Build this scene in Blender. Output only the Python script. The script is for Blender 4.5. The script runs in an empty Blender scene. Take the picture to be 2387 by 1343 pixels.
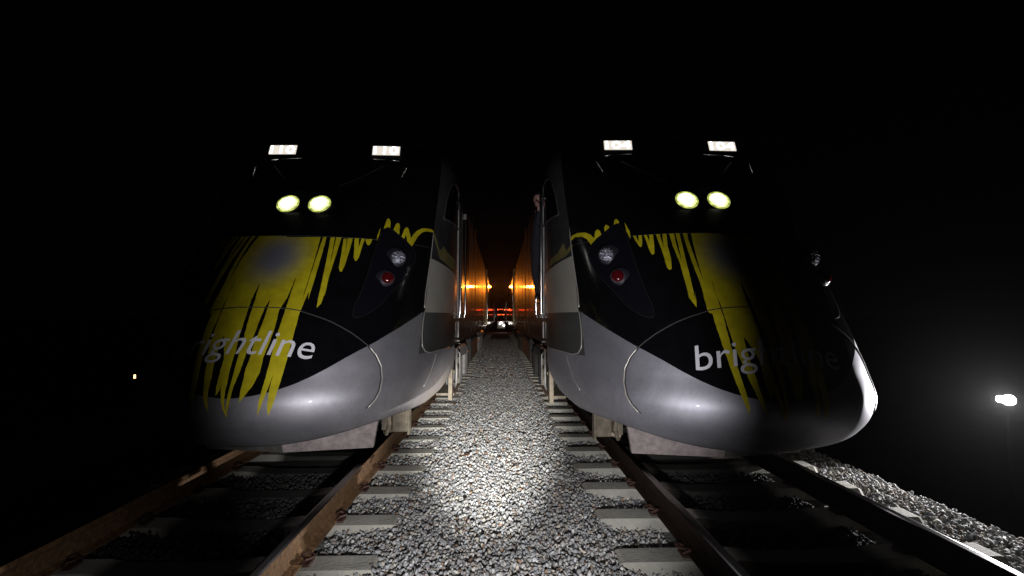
import bpy, bmesh, math, random
import numpy as np
from mathutils import Vector, Matrix
from mathutils.geometry import delaunay_2d_cdt
R = math.radians
random.seed(7); rng = np.random.default_rng(7)
scn = bpy.context.scene
COL = scn.collection

# ------------------------------------------------------------------ camera
cam_d = bpy.data.cameras.new('camera'); cam = bpy.data.objects.new('camera', cam_d); COL.objects.link(cam)
cam_d.sensor_width = 36; cam_d.lens = 36 * 1060 / 2387; cam_d.clip_start = 0.05; cam_d.clip_end = 3000
cam.location = (0, 0, 1.40)
yaw, pit = math.atan(27.5 / 1060), math.atan(68.5 / 1060)
cam.rotation_euler = (R(90) + pit, 0, -yaw)
scn.camera = cam

# ------------------------------------------------------------------ world (night)
w = bpy.data.worlds.new('World'); scn.world = w; w.use_nodes = True
bg = w.node_tree.nodes['Background']; bg.inputs[0].default_value = (0.25, 0.3, 0.45, 1); bg.inputs[1].default_value = 0.0012
scn.view_settings.view_transform = 'Standard'; scn.view_settings.look = 'None'
scn.view_settings.exposure = 0; scn.view_settings.gamma = 1
scn.cycles.max_bounces = 6; scn.cycles.sample_clamp_indirect = 4

def spot(name, loc, to, power, size, blend, col=(1, 1, 1), rad=0.01):
    d = bpy.data.lights.new(name, 'SPOT'); d.energy = power; d.spot_size = R(size); d.spot_blend = blend
    d.color = col; d.shadow_soft_size = rad
    o = bpy.data.objects.new(name, d); COL.objects.link(o); o.location = loc
    o.rotation_euler = (Vector(to) - Vector(loc)).to_track_quat('-Z', 'Y').to_euler(); return o
# the photographer's hand torch, held low
TORCH = (0.06, 0.12, 0.80)
spot('torch_light', TORCH, (-0.09, 4.0, 0.90), 500, 66, .6, (0.98, 0.97, 1.0), 0.035)
spot('torch_spill', TORCH, (-3.5, 2.4, -0.62), 60, 50, 1.0, (0.98, 0.97, 1.0), 0.012)
spot('torch_core', TORCH, (-0.22, 7.4, -0.02), 4100, 23, 1.0, (1.0, 0.99, 0.97), 0.035)

# ------------------------------------------------------------------ materials
def mat(name, col, rough=0.6, metal=0.0, nscale=0, namt=0.0, bump=0.0, bscale=40, coat=0.0, spec=0.5, col2=None, detail=5, rvar=0.0):
    m = bpy.data.materials.new(name); m.use_nodes = True; nt = m.node_tree; b = nt.nodes['Principled BSDF']
    b.inputs['Base Color'].default_value = (*col, 1); b.inputs['Roughness'].default_value = rough
    b.inputs['Metallic'].default_value = metal; b.inputs['Coat Weight'].default_value = coat
    b.inputs['Coat Roughness'].default_value = 0.06
    b.inputs['Specular IOR Level'].default_value = spec
    tc = nt.nodes.new('ShaderNodeTexCoord')
    if nscale:
        n = nt.nodes.new('ShaderNodeTexNoise'); n.inputs['Scale'].default_value = nscale; n.inputs['Detail'].default_value = detail
        n.inputs['Roughness'].default_value = 0.65
        nt.links.new(tc.outputs['Object'], n.inputs['Vector'])
        r = nt.nodes.new('ShaderNodeValToRGB'); r.color_ramp.elements[0].position = 0.5 - 0.22; r.color_ramp.elements[1].position = 0.5 + 0.22
        c2 = col2 or tuple(min(1, c * (1 + namt)) for c in col); c1 = tuple(c * (1 - namt) for c in col) if not col2 else col
        r.color_ramp.elements[0].color = (*c1, 1); r.color_ramp.elements[1].color = (*c2, 1)
        nt.links.new(n.outputs['Fac'], r.inputs['Fac']); nt.links.new(r.outputs['Color'], b.inputs['Base Color'])
        if rvar:
            mr = nt.nodes.new('ShaderNodeMapRange'); mr.inputs['To Min'].default_value = rough - rvar; mr.inputs['To Max'].default_value = rough + rvar
            nt.links.new(n.outputs['Fac'], mr.inputs['Value']); nt.links.new(mr.outputs['Result'], b.inputs['Roughness'])
    if bump:
        n2 = nt.nodes.new('ShaderNodeTexNoise'); n2.inputs['Scale'].default_value = bscale; n2.inputs['Detail'].default_value = 4
        nt.links.new(tc.outputs['Object'], n2.inputs['Vector'])
        bp = nt.nodes.new('ShaderNodeBump'); bp.inputs['Strength'].default_value = bump; bp.inputs['Distance'].default_value = 0.02
        nt.links.new(n2.outputs['Fac'], bp.inputs['Height']); nt.links.new(bp.outputs['Normal'], b.inputs['Normal'])
    return m
def emis(name, col, s, nscale=0, lo=0.3, base=(0.02, 0.02, 0.02)):
    m = bpy.data.materials.new(name); m.use_nodes = True; nt = m.node_tree; b = nt.nodes['Principled BSDF']
    b.inputs['Base Color'].default_value = (*base, 1); b.inputs['Emission Color'].default_value = (*col, 1); b.inputs['Emission Strength'].default_value = s
    b.inputs['Roughness'].default_value = 0.3
    if nscale:
        tc = nt.nodes.new('ShaderNodeTexCoord'); n = nt.nodes.new('ShaderNodeTexVoronoi'); n.inputs['Scale'].default_value = nscale
        nt.links.new(tc.outputs['Object'], n.inputs['Vector'])
        mr = nt.nodes.new('ShaderNodeMapRange'); mr.inputs['From Max'].default_value = 0.7; mr.inputs['To Min'].default_value = s * 1.4; mr.inputs['To Max'].default_value = s * lo
        nt.links.new(n.outputs['Distance'], mr.inputs['Value']); nt.links.new(mr.outputs['Result'], b.inputs['Emission Strength'])
    return m
M = {}
def dirty_paint(name, col, metal, rough, dirt=(0.20, 0.155, 0.09), zlo=0.35, zhi=1.05, amt=0.8, coat=0.0, bump=0.006):
    """silver paint that carries brake and ballast dust low down (object z) in a blotchy layer"""
    m = bpy.data.materials.new(name); m.use_nodes = True; nt = m.node_tree; b = nt.nodes['Principled BSDF']; L = nt.links.new
    tc = nt.nodes.new('ShaderNodeTexCoord'); sx = nt.nodes.new('ShaderNodeSeparateXYZ'); L(tc.outputs['Object'], sx.inputs[0])
    n = nt.nodes.new('ShaderNodeTexNoise'); n.inputs['Scale'].default_value = 3.0; n.inputs['Detail'].default_value = 8; n.inputs['Roughness'].default_value = 0.7; L(tc.outputs['Object'], n.inputs['Vector'])
    mr = nt.nodes.new('ShaderNodeMapRange'); mr.inputs['From Min'].default_value = zlo; mr.inputs['From Max'].default_value = zhi
    mr.inputs['To Min'].default_value = amt; mr.inputs['To Max'].default_value = 0.0; L(sx.outputs['Z'], mr.inputs['Value'])
    my = nt.nodes.new('ShaderNodeMapRange'); my.inputs['From Min'].default_value = 0.35; my.inputs['From Max'].default_value = 1.5; L(sx.outputs['Y'], my.inputs['Value'])
    mu0 = nt.nodes.new('ShaderNodeMath'); mu0.operation = 'MULTIPLY'; L(mr.outputs['Result'], mu0.inputs[0]); L(my.outputs['Result'], mu0.inputs[1])
    mu = nt.nodes.new('ShaderNodeMath'); mu.operation = 'MULTIPLY'; L(mu0.outputs[0], mu.inputs[0])
    nr = nt.nodes.new('ShaderNodeMapRange'); nr.inputs['From Min'].default_value = 0.3; nr.inputs['From Max'].default_value = 0.65; nr.inputs['To Min'].default_value = 0.45; nr.inputs['To Max'].default_value = 1.25
    L(n.outputs['Fac'], nr.inputs['Value']); L(nr.outputs['Result'], mu.inputs[1])
    mx = nt.nodes.new('ShaderNodeMix'); mx.data_type = 'RGBA'; mx.inputs[6].default_value = (*col, 1); mx.inputs[7].default_value = (*dirt, 1); L(mu.outputs[0], mx.inputs[0])
    # small specks and scuffs
    n3 = nt.nodes.new('ShaderNodeTexNoise'); n3.inputs['Scale'].default_value = 38; n3.inputs['Detail'].default_value = 6; L(tc.outputs['Object'], n3.inputs['Vector'])
    s3 = nt.nodes.new('ShaderNodeMapRange'); s3.inputs['From Min'].default_value = 0.28; s3.inputs['From Max'].default_value = 0.42; s3.inputs['To Min'].default_value = 0.86; L(n3.outputs['Fac'], s3.inputs['Value'])
    m3 = nt.nodes.new('ShaderNodeMix'); m3.data_type = 'RGBA'; m3.blend_type = 'MULTIPLY'; m3.inputs[0].default_value = 1; L(mx.outputs[2], m3.inputs[6]); L(s3.outputs['Result'], m3.inputs[7])
    n4 = nt.nodes.new('ShaderNodeTexNoise'); n4.inputs['Scale'].default_value = 2.2; n4.inputs['Detail'].default_value = 12; n4.inputs['Roughness'].default_value = .72; n4.inputs['Distortion'].default_value = .6; L(tc.outputs['Object'], n4.inputs['Vector'])
    s4 = nt.nodes.new('ShaderNodeMapRange'); s4.inputs['From Min'].default_value = 0.35; s4.inputs['From Max'].default_value = 0.62; s4.inputs['To Min'].default_value = 0.82; s4.inputs['To Max'].default_value = 1.1; L(n4.outputs['Fac'], s4.inputs['Value'])
    m4 = nt.nodes.new('ShaderNodeMix'); m4.data_type = 'RGBA'; m4.blend_type = 'MULTIPLY'; m4.inputs[0].default_value = 1; L(m3.outputs[2], m4.inputs[6]); L(s4.outputs['Result'], m4.inputs[7]); L(m4.outputs[2], b.inputs['Base Color'])
    om = nt.nodes.new('ShaderNodeMath'); om.operation = 'MULTIPLY_ADD'; om.inputs[1].default_value = -metal; om.inputs[2].default_value = metal; om.use_clamp = True; L(mu.outputs[0], om.inputs[0]); L(om.outputs[0], b.inputs['Metallic'])
    rr = nt.nodes.new('ShaderNodeMath'); rr.operation = 'MULTIPLY_ADD'; rr.inputs[1].default_value = 0.35; rr.inputs[2].default_value = rough; L(mu.outputs[0], rr.inputs[0]); L(rr.outputs[0], b.inputs['Roughness'])
    b.inputs['Coat Weight'].default_value = coat; b.inputs['Coat Roughness'].default_value = 0.08
    bp = nt.nodes.new('ShaderNodeBump'); bp.inputs['Strength'].default_value = bump; bp.inputs['Distance'].default_value = 0.01; L(n3.outputs['Fac'], bp.inputs['Height']); L(bp.outputs['Normal'], b.inputs['Normal'])
    return m
M['silver'] = dirty_paint('silver paint', (0.40, 0.395, 0.44), 0.82, 0.56, amt=0.5, coat=0.06)
M['silver_dusty'] = dirty_paint('dusty silver paint', (0.40, 0.39, 0.42), 0.82, 0.56, dirt=(0.25, 0.19, 0.11), amt=1.15, coat=0.06)
M['black'] = mat('black gloss paint', (0.0035, 0.0035, 0.0045), 0.16, coat=0.4, nscale=6, namt=0.3, rvar=0.05)
M['mask_side'] = mat('dark grey side paint', (0.030, 0.030, 0.032), 0.22, coat=0.5, nscale=2.5, namt=0.3)
M['panel'] = mat('pale grey side paint', (0.30, 0.285, 0.25), 0.38, nscale=1.7, namt=0.14, coat=0.25)
M['dark_panel'] = mat('charcoal side paint', (0.055, 0.058, 0.056), 0.34, nscale=2.0, namt=0.25, coat=0.3)
M['body_side'] = mat('grey coach side paint', (0.20, 0.18, 0.155), 0.5, metal=0.3, nscale=1.2, namt=0.2, coat=0.35, bump=0.04, bscale=1.6)
M['roof'] = mat('roof grey', (0.03, 0.03, 0.032), 0.6, nscale=3, namt=0.3)
M['white'] = mat('white lettering', (0.68, 0.67, 0.72), 0.4)
M['chrome'] = mat('polished steel', (0.7, 0.68, 0.66), 0.18, metal=1.0)
M['steel'] = mat('painted steel', (0.20, 0.19, 0.18), 0.5, metal=0.4, nscale=8, namt=0.35)
M['dusty_steel'] = mat('dusty underframe steel', (0.09, 0.075, 0.055), 0.8, nscale=9, col2=(0.27, 0.225, 0.16), bump=0.3, bscale=30)
M['under'] = mat('grimy underframe', (0.018, 0.016, 0.014), 0.85, nscale=7, namt=0.5, bump=0.3, bscale=20)
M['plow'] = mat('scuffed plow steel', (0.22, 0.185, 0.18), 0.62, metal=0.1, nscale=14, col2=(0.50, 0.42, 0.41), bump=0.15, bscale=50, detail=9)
M['plow_outer'] = mat('darker scuffed plow steel', (0.13, 0.125, 0.11), 0.6, nscale=14, namt=0.4)
M['seam'] = mat('panel gap', (0.01, 0.01, 0.01), 0.7)
M['bead'] = mat('seam edge bead', (0.50, 0.47, 0.43), 0.4, metal=0.5)
M['seam_soft'] = mat('panel gap with dust', (0.03, 0.028, 0.025), 0.7)
M['pod'] = mat('smoked lens', (0.006, 0.006, 0.009), 0.12, coat=1.0)
M['bowl'] = mat('lamp bowl plastic', (0.016, 0.016, 0.022), 0.4)
M['led'] = mat('lamp facet', (0.9, 0.9, 0.95), 0.12, metal=1.0)
M['led_back'] = mat('reflector', (0.22, 0.22, 0.27), 0.45, metal=0.5, nscale=60, namt=0.5)
M['red'] = mat('red lens', (0.06, 0.003, 0.005), 0.08, coat=1.0, nscale=25, namt=0.3)
M['ring'] = mat('lens ring', (0.16, 0.15, 0.17), 0.35, metal=0.6)
M['glass'] = mat('dark cab glass', (0.004, 0.004, 0.005), 0.04, coat=1.0)
M['rubber'] = mat('black rubber', (0.006, 0.006, 0.006), 0.9, spec=.2)
M['cream'] = mat('cream painted handrail', (0.62, 0.50, 0.26), 0.4, metal=.2)
M['rust'] = mat('rusty rail', (0.075, 0.038, 0.018), 0.72, nscale=26, col2=(0.30, 0.17, 0.075), bump=0.5, bscale=70, detail=12)
M['rust_dark'] = mat('darker rusty rail', (0.010, 0.006, 0.004), 0.75, nscale=14, col2=(0.032, 0.016, 0.011), bump=0.3, bscale=60, spec=.2)  # much darker brown than the left track's rails
M['railtop'] = mat('worn rail head', (0.13, 0.12, 0.115), 0.22, metal=1.0)
M['tie'] = mat('concrete tie', (0.28, 0.27, 0.235), 0.85, nscale=5, col2=(0.47, 0.455, 0.39), bump=0.35, bscale=60, detail=9)
M['clip'] = mat('rusty clip', (0.07, 0.035, 0.025), 0.6, metal=0.4, nscale=30, namt=0.5)
M['soil'] = mat('dark soil', (0.012, 0.012, 0.011), 0.95, nscale=1.5, namt=0.4, bump=0.4, bscale=9)
M['bed'] = mat('ballast bed', (0.12, 0.12, 0.115), 0.9, nscale=34, col2=(0.30, 0.30, 0.28), bump=1.0, bscale=30, detail=3)
M['leaf'] = mat('dry leaf', (0.20, 0.07, 0.03), 0.8)
M['navy'] = mat('navy work clothes', (0.010, 0.012, 0.020), 0.85, nscale=8, namt=0.3, bump=0.4, bscale=25)
M['skin'] = mat('skin', (0.30, 0.17, 0.15), 0.6)
M['hair'] = mat('dark hair', (0.01, 0.008, 0.007), 0.6)
M['boot'] = mat('black boot', (0.012, 0.011, 0.010), 0.5)
M['amber'] = emis('amber lamp', (1.0, 0.28, 0.03), 60)
M['redlamp'] = emis('red tail lamp', (1.0, 0.10, 0.02), 6)
M['whitelamp'] = emis('white work lamp', (1, 0.93, 0.82), 12)
M['num_bg'] = emis('number board glow', (1.0, 0.91, 0.80), 0.85)
M['num_bg_warm'] = M['num_bg']
M['num_fg'] = emis('number board digits', (1.0, 0.97, 0.92), 16)
M['hl_rim'] = emis('headlight rim', (0.66, 0.76, 0.16), 0.9, 22, 0.45)
M['hl_mid'] = emis('headlight bowl', (0.86, 0.92, 0.42), 2.2, 20, 0.45)
M['hl_core'] = emis('headlight core', (1.0, 1.0, 0.72), 8)
M['flood'] = emis('floodlight lens', (1.0, 0.93, 0.97), 55)
M['lantern'] = emis('lantern glow', (1.0, 0.55, 0.2), 5)

# yellow vinyl with a pale sun disc printed in it
def yellow_mat():
    m = bpy.data.materials.new('yellow vinyl'); m.use_nodes = True; nt = m.node_tree; b = nt.nodes['Principled BSDF']; L = nt.links.new
    tc = nt.nodes.new('ShaderNodeTexCoord'); mp = nt.nodes.new('ShaderNodeMapping')
    mp.inputs['Location'].default_value = (-0.0, 0, -1.96); L(tc.outputs['Object'], mp.inputs['Vector'])
    sx = nt.nodes.new('ShaderNodeSeparateXYZ'); L(mp.outputs[0], sx.inputs[0])
    cb = nt.nodes.new('ShaderNodeCombineXYZ'); L(sx.outputs['X'], cb.inputs['X']); L(sx.outputs['Z'], cb.inputs['Y'])
    ln = nt.nodes.new('ShaderNodeVectorMath'); ln.operation = 'LENGTH'; L(cb.outputs[0], ln.inputs[0])
    mr = nt.nodes.new('ShaderNodeMapRange'); mr.interpolation_type = 'SMOOTHSTEP'; mr.inputs['From Min'].default_value = 0.05; mr.inputs['From Max'].default_value = 0.36
    mr.inputs['To Min'].default_value = 1; mr.inputs['To Max'].default_value = 0; L(ln.outputs['Value'], mr.inputs['Value'])
    n = nt.nodes.new('ShaderNodeTexNoise'); n.inputs['Scale'].default_value = 9; n.inputs['Detail'].default_value = 7; L(tc.outputs['Object'], n.inputs['Vector'])
    r = nt.nodes.new('ShaderNodeValToRGB'); r.color_ramp.elements[0].position = 0.35; r.color_ramp.elements[1].position = 0.68
    r.color_ramp.elements[0].color = (0.40, 0.33, 0.008, 1); r.color_ramp.elements[1].color = (0.54, 0.46, 0.012, 1); L(n.outputs['Fac'], r.inputs['Fac'])
    mx = nt.nodes.new('ShaderNodeMix'); mx.data_type = 'RGBA'; mx.inputs[7].default_value = (0.17, 0.17, 0.20, 1)
    L(mr.outputs['Result'], mx.inputs[0]); L(r.outputs['Color'], mx.inputs[6]); L(mx.outputs[2], b.inputs['Base Color'])
    b.inputs['Roughness'].default_value = 0.42
    return m
M['yellow'] = yellow_mat()
M['yellow_side'] = mat('weathered yellow vinyl', (0.13, 0.11, 0.04), 0.45, nscale=7, namt=0.25)

# ------------------------------------------------------------------ helpers
def tag(o, label=None, cat=None, group=None, kind=None):
    if label: o['label'] = label
    if cat: o['category'] = cat
    if group: o['group'] = group
    if kind: o['kind'] = kind
    return o
def empty(name, loc, rz=0):
    o = bpy.data.objects.new(name, None); COL.objects.link(o); o.location = loc; o.rotation_euler = (0, 0, rz); o.empty_display_size = 0.2
    return o
def mesh_obj(name, verts, faces, mats, parent=None, smooth=False, fm=None, mw=None):
    me = bpy.data.meshes.new(name); me.from_pydata([tuple(v) for v in verts], [], faces); me.validate(verbose=False)
    for m in (mats if isinstance(mats, (list, tuple)) else [mats]): me.materials.append(m)
    if fm is not None and len(fm) == len(me.polygons): me.polygons.foreach_set('material_index', fm)
    if smooth: me.polygons.foreach_set('use_smooth', [True] * len(me.polygons))
    me.update()
    o = bpy.data.objects.new(name, me); COL.objects.link(o)
    if parent: o.parent = parent
    if mw is not None: o.matrix_local = mw
    return o
class MB:
    def __init__(s): s.v = []; s.f = []; s.m = []
    def add(s, V, F, mi=0):
        b = len(s.v); s.v += [tuple(v) for v in V]; s.f += [tuple(i + b for i in f) for f in F]; s.m += [mi] * len(F); return s
    def box(s, c, d, mi=0, rot=None, bev=0.0):
        x, y, z = [k / 2 for k in d]
        if bev:
            bm = bmesh.new(); bmesh.ops.create_cube(bm, size=1)
            for v in bm.verts: v.co = Vector((v.co.x * d[0], v.co.y * d[1], v.co.z * d[2]))
            bmesh.ops.bevel(bm, geom=bm.edges[:], offset=bev, segments=2, affect='EDGES', profile=0.5)
            V = [v.co.copy() for v in bm.verts]; F = [[v.index for v in f.verts] for f in bm.faces]; bm.free()
        else:
            V = [Vector((a, b, e)) for a in (-x, x) for b in (-y, y) for e in (-z, z)]
            F = [(0, 1, 3, 2), (4, 6, 7, 5), (0, 4, 5, 1), (2, 3, 7, 6), (0, 2, 6, 4), (1, 5, 7, 3)]
        if rot: V = [rot @ v for v in V]
        return s.add([v + Vector(c) for v in V], F, mi)
    def prism(s, prof, y0, y1, mi=0, ax=1):
        n = len(prof); V = []
        for y in (y0, y1):
            for (a, b) in prof: V.append((a, y, b) if ax == 1 else ((y, a, b) if ax == 0 else (a, b, y)))
        F = [(i, (i + 1) % n, n + (i + 1) % n, n + i) for i in range(n)] + [tuple(range(n - 1, -1, -1)), tuple(range(n, 2 * n))]
        return s.add(V, F, mi)
    def cyl(s, a, b, r0, r1=None, n=16, mi=0, cap=True):
        r1 = r0 if r1 is None else r1; a = Vector(a); b = Vector(b); d = (b - a).normalized(); u = d.orthogonal().normalized(); w_ = d.cross(u)
        V = []
        for c, r in ((a, r0), (b, r1)):
            for i in range(n):
                t = 2 * math.pi * i / n; V.append(c + u * math.cos(t) * r + w_ * math.sin(t) * r)
        F = [(i, (i + 1) % n, n + (i + 1) % n, n + i) for i in range(n)]
        if cap: F += [tuple(range(n - 1, -1, -1)), tuple(range(n, 2 * n))]
        return s.add(V, F, mi)
    def tube(s, pts, r, n=8, mi=0):
        pts = [Vector(p) for p in pts]; rings = []; u = None; b = len(s.v); V = []
        for i, p in enumerate(pts):
            d = (pts[min(i + 1, len(pts) - 1)] - pts[max(i - 1, 0)]).normalized()
            u = d.orthogonal().normalized() if u is None else (u - d * u.dot(d)).normalized(); w_ = d.cross(u)
            for k in range(n):
                t = 2 * math.pi * k / n; V.append(p + (u * math.cos(t) + w_ * math.sin(t)) * r)
        F = [(i * n + k, i * n + (k + 1) % n, (i + 1) * n + (k + 1) % n, (i + 1) * n + k) for i in range(len(pts) - 1) for k in range(n)]
        F += [tuple(range(n - 1, -1, -1)), tuple((len(pts) - 1) * n + k for k in range(n))]
        return s.add(V, F, mi)
    def dome(s, c, r, h, n=20, k=6, mi=0, axis=None):
        # axis +Z dome
        V = []; F = []
        for j in range(k):
            t = math.pi / 2 * j / k
            for i in range(n):
                p = 2 * math.pi * i / n; V.append((math.cos(p) * math.cos(t) * r, math.sin(p) * math.cos(t) * r, math.sin(t) * h))
        V.append((0, 0, h)); top = len(V) - 1
        for j in range(k - 1):
            for i in range(n): F.append((j * n + i, j * n + (i + 1) % n, (j + 1) * n + (i + 1) % n, (j + 1) * n + i))
        for i in range(n): F.append(((k - 1) * n + i, (k - 1) * n + (i + 1) % n, top))
        return s.add([Vector(v) + Vector(c) for v in V], F, mi)
    def build(s, name, mats, parent=None, smooth=False, mw=None):
        return mesh_obj(name, s.v, s.f, mats, parent, smooth, s.m, mw)

def text_mesh(body, size):
    cu = bpy.data.curves.new('t', 'FONT'); cu.body = body; cu.size = size; cu.resolution_u = 6; cu.fill_mode = 'FRONT'
    o = bpy.data.objects.new('t', cu); COL.objects.link(o)
    dg = bpy.context.evaluated_depsgraph_get(); dg.update(); me = bpy.data.meshes.new_from_object(o.evaluated_get(dg))
    V = [tuple(v.co) for v in me.vertices]; F = [tuple(p.vertices) for p in me.polygons]
    bpy.data.objects.remove(o); bpy.data.curves.remove(cu); bpy.data.meshes.remove(me)
    return V, F

# ------------------------------------------------------------------ nose surface of the locomotive, P(a, z)
ZS=[.26,.30,.38,.5,.7,.95,1.3,1.7,2.2,2.65,3.1,3.5,3.8,4.0,4.12,4.16]
TIP=[.50,.38,.21,.075,.0,.08,.25,.50,.90,1.35,1.80,2.18,2.65,3.2,3.9,4.5]
WID=[1.28,1.33,1.39,1.45,1.5,1.5,1.5,1.5,1.5,1.5,1.49,1.44,1.28,1.02,.7,.45]
LEN=[2.0,2.05,2.1,2.15,2.2,2.2,2.2,2.1,1.8,1.35,.9,.8,.8,.8,.6,.3]
EXP=[2.2,2.2,2.3,2.35,2.4,2.4,2.4,2.3,2.3,2.5,2.8,3,3,2.6,2.2,2]
def _sp(xs, ys):
    xs = np.array(xs, float); ys = np.array(ys, float); m = np.gradient(ys, xs)
    def f(x):
        x = min(max(x, xs[0]), xs[-1]); i = min(max(int(np.searchsorted(xs, x)) - 1, 0), len(xs) - 2)
        h = xs[i + 1] - xs[i]; t = (x - xs[i]) / h
        return float((2*t**3-3*t**2+1)*ys[i]+(t**3-2*t*t+t)*h*m[i]+(-2*t**3+3*t*t)*ys[i+1]+(t**3-t*t)*h*m[i+1])
    return f
ftip, fw, fl, fn = [_sp(ZS, a) for a in (TIP, WID, LEN, EXP)]
def P(a, z):
    sg = -1.0 if a < 0 else 1.0; b = abs(a); w_ = fw(z); n = fn(z); t = ftip(z); l = fl(z)
    if b <= 1:
        th = b * math.pi / 2
        return Vector((sg * w_ * math.sin(th) ** (2 / n), t + l * (1 - max(math.cos(th), 0) ** (2 / n)), z))
    return Vector((sg * w_, t + l + b - 1, z))
def Nrm(a, z):
    e = 0.012
    du = P(a + e, z) - P(a - e, z) if abs(a) > e else P(abs(a) + 2 * e, z) - P(-2 * e, z)
    dv = P(a, z + 0.012) - P(a, z - 0.012)
    n = dv.cross(du).normalized()
    return n if n.y < 0.3 or abs(a) > 1 else -n
def Pn(a, z, off):
    n = Nrm(a, z)
    if (n.y > 0.02 and abs(a) < 1): n = -n
    if abs(a) >= 0.97 and n.x * a < 0: n = -n
    return P(a, z) + n * off
def lerp_tab(tab, x):
    xs = [t[0] for t in tab]; ys = [t[1] for t in tab]; return float(np.interp(x, xs, ys))
SIL = [(0,.775),(.05,.795),(.1,.825),(.15,.866),(.2,.92),(.25,.985),(.3,1.055),(.35,1.118),(.4,1.175),(.45,1.24),(.5,1.30),(.55,1.365),(.6,1.425),(.636,1.475)]
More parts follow.
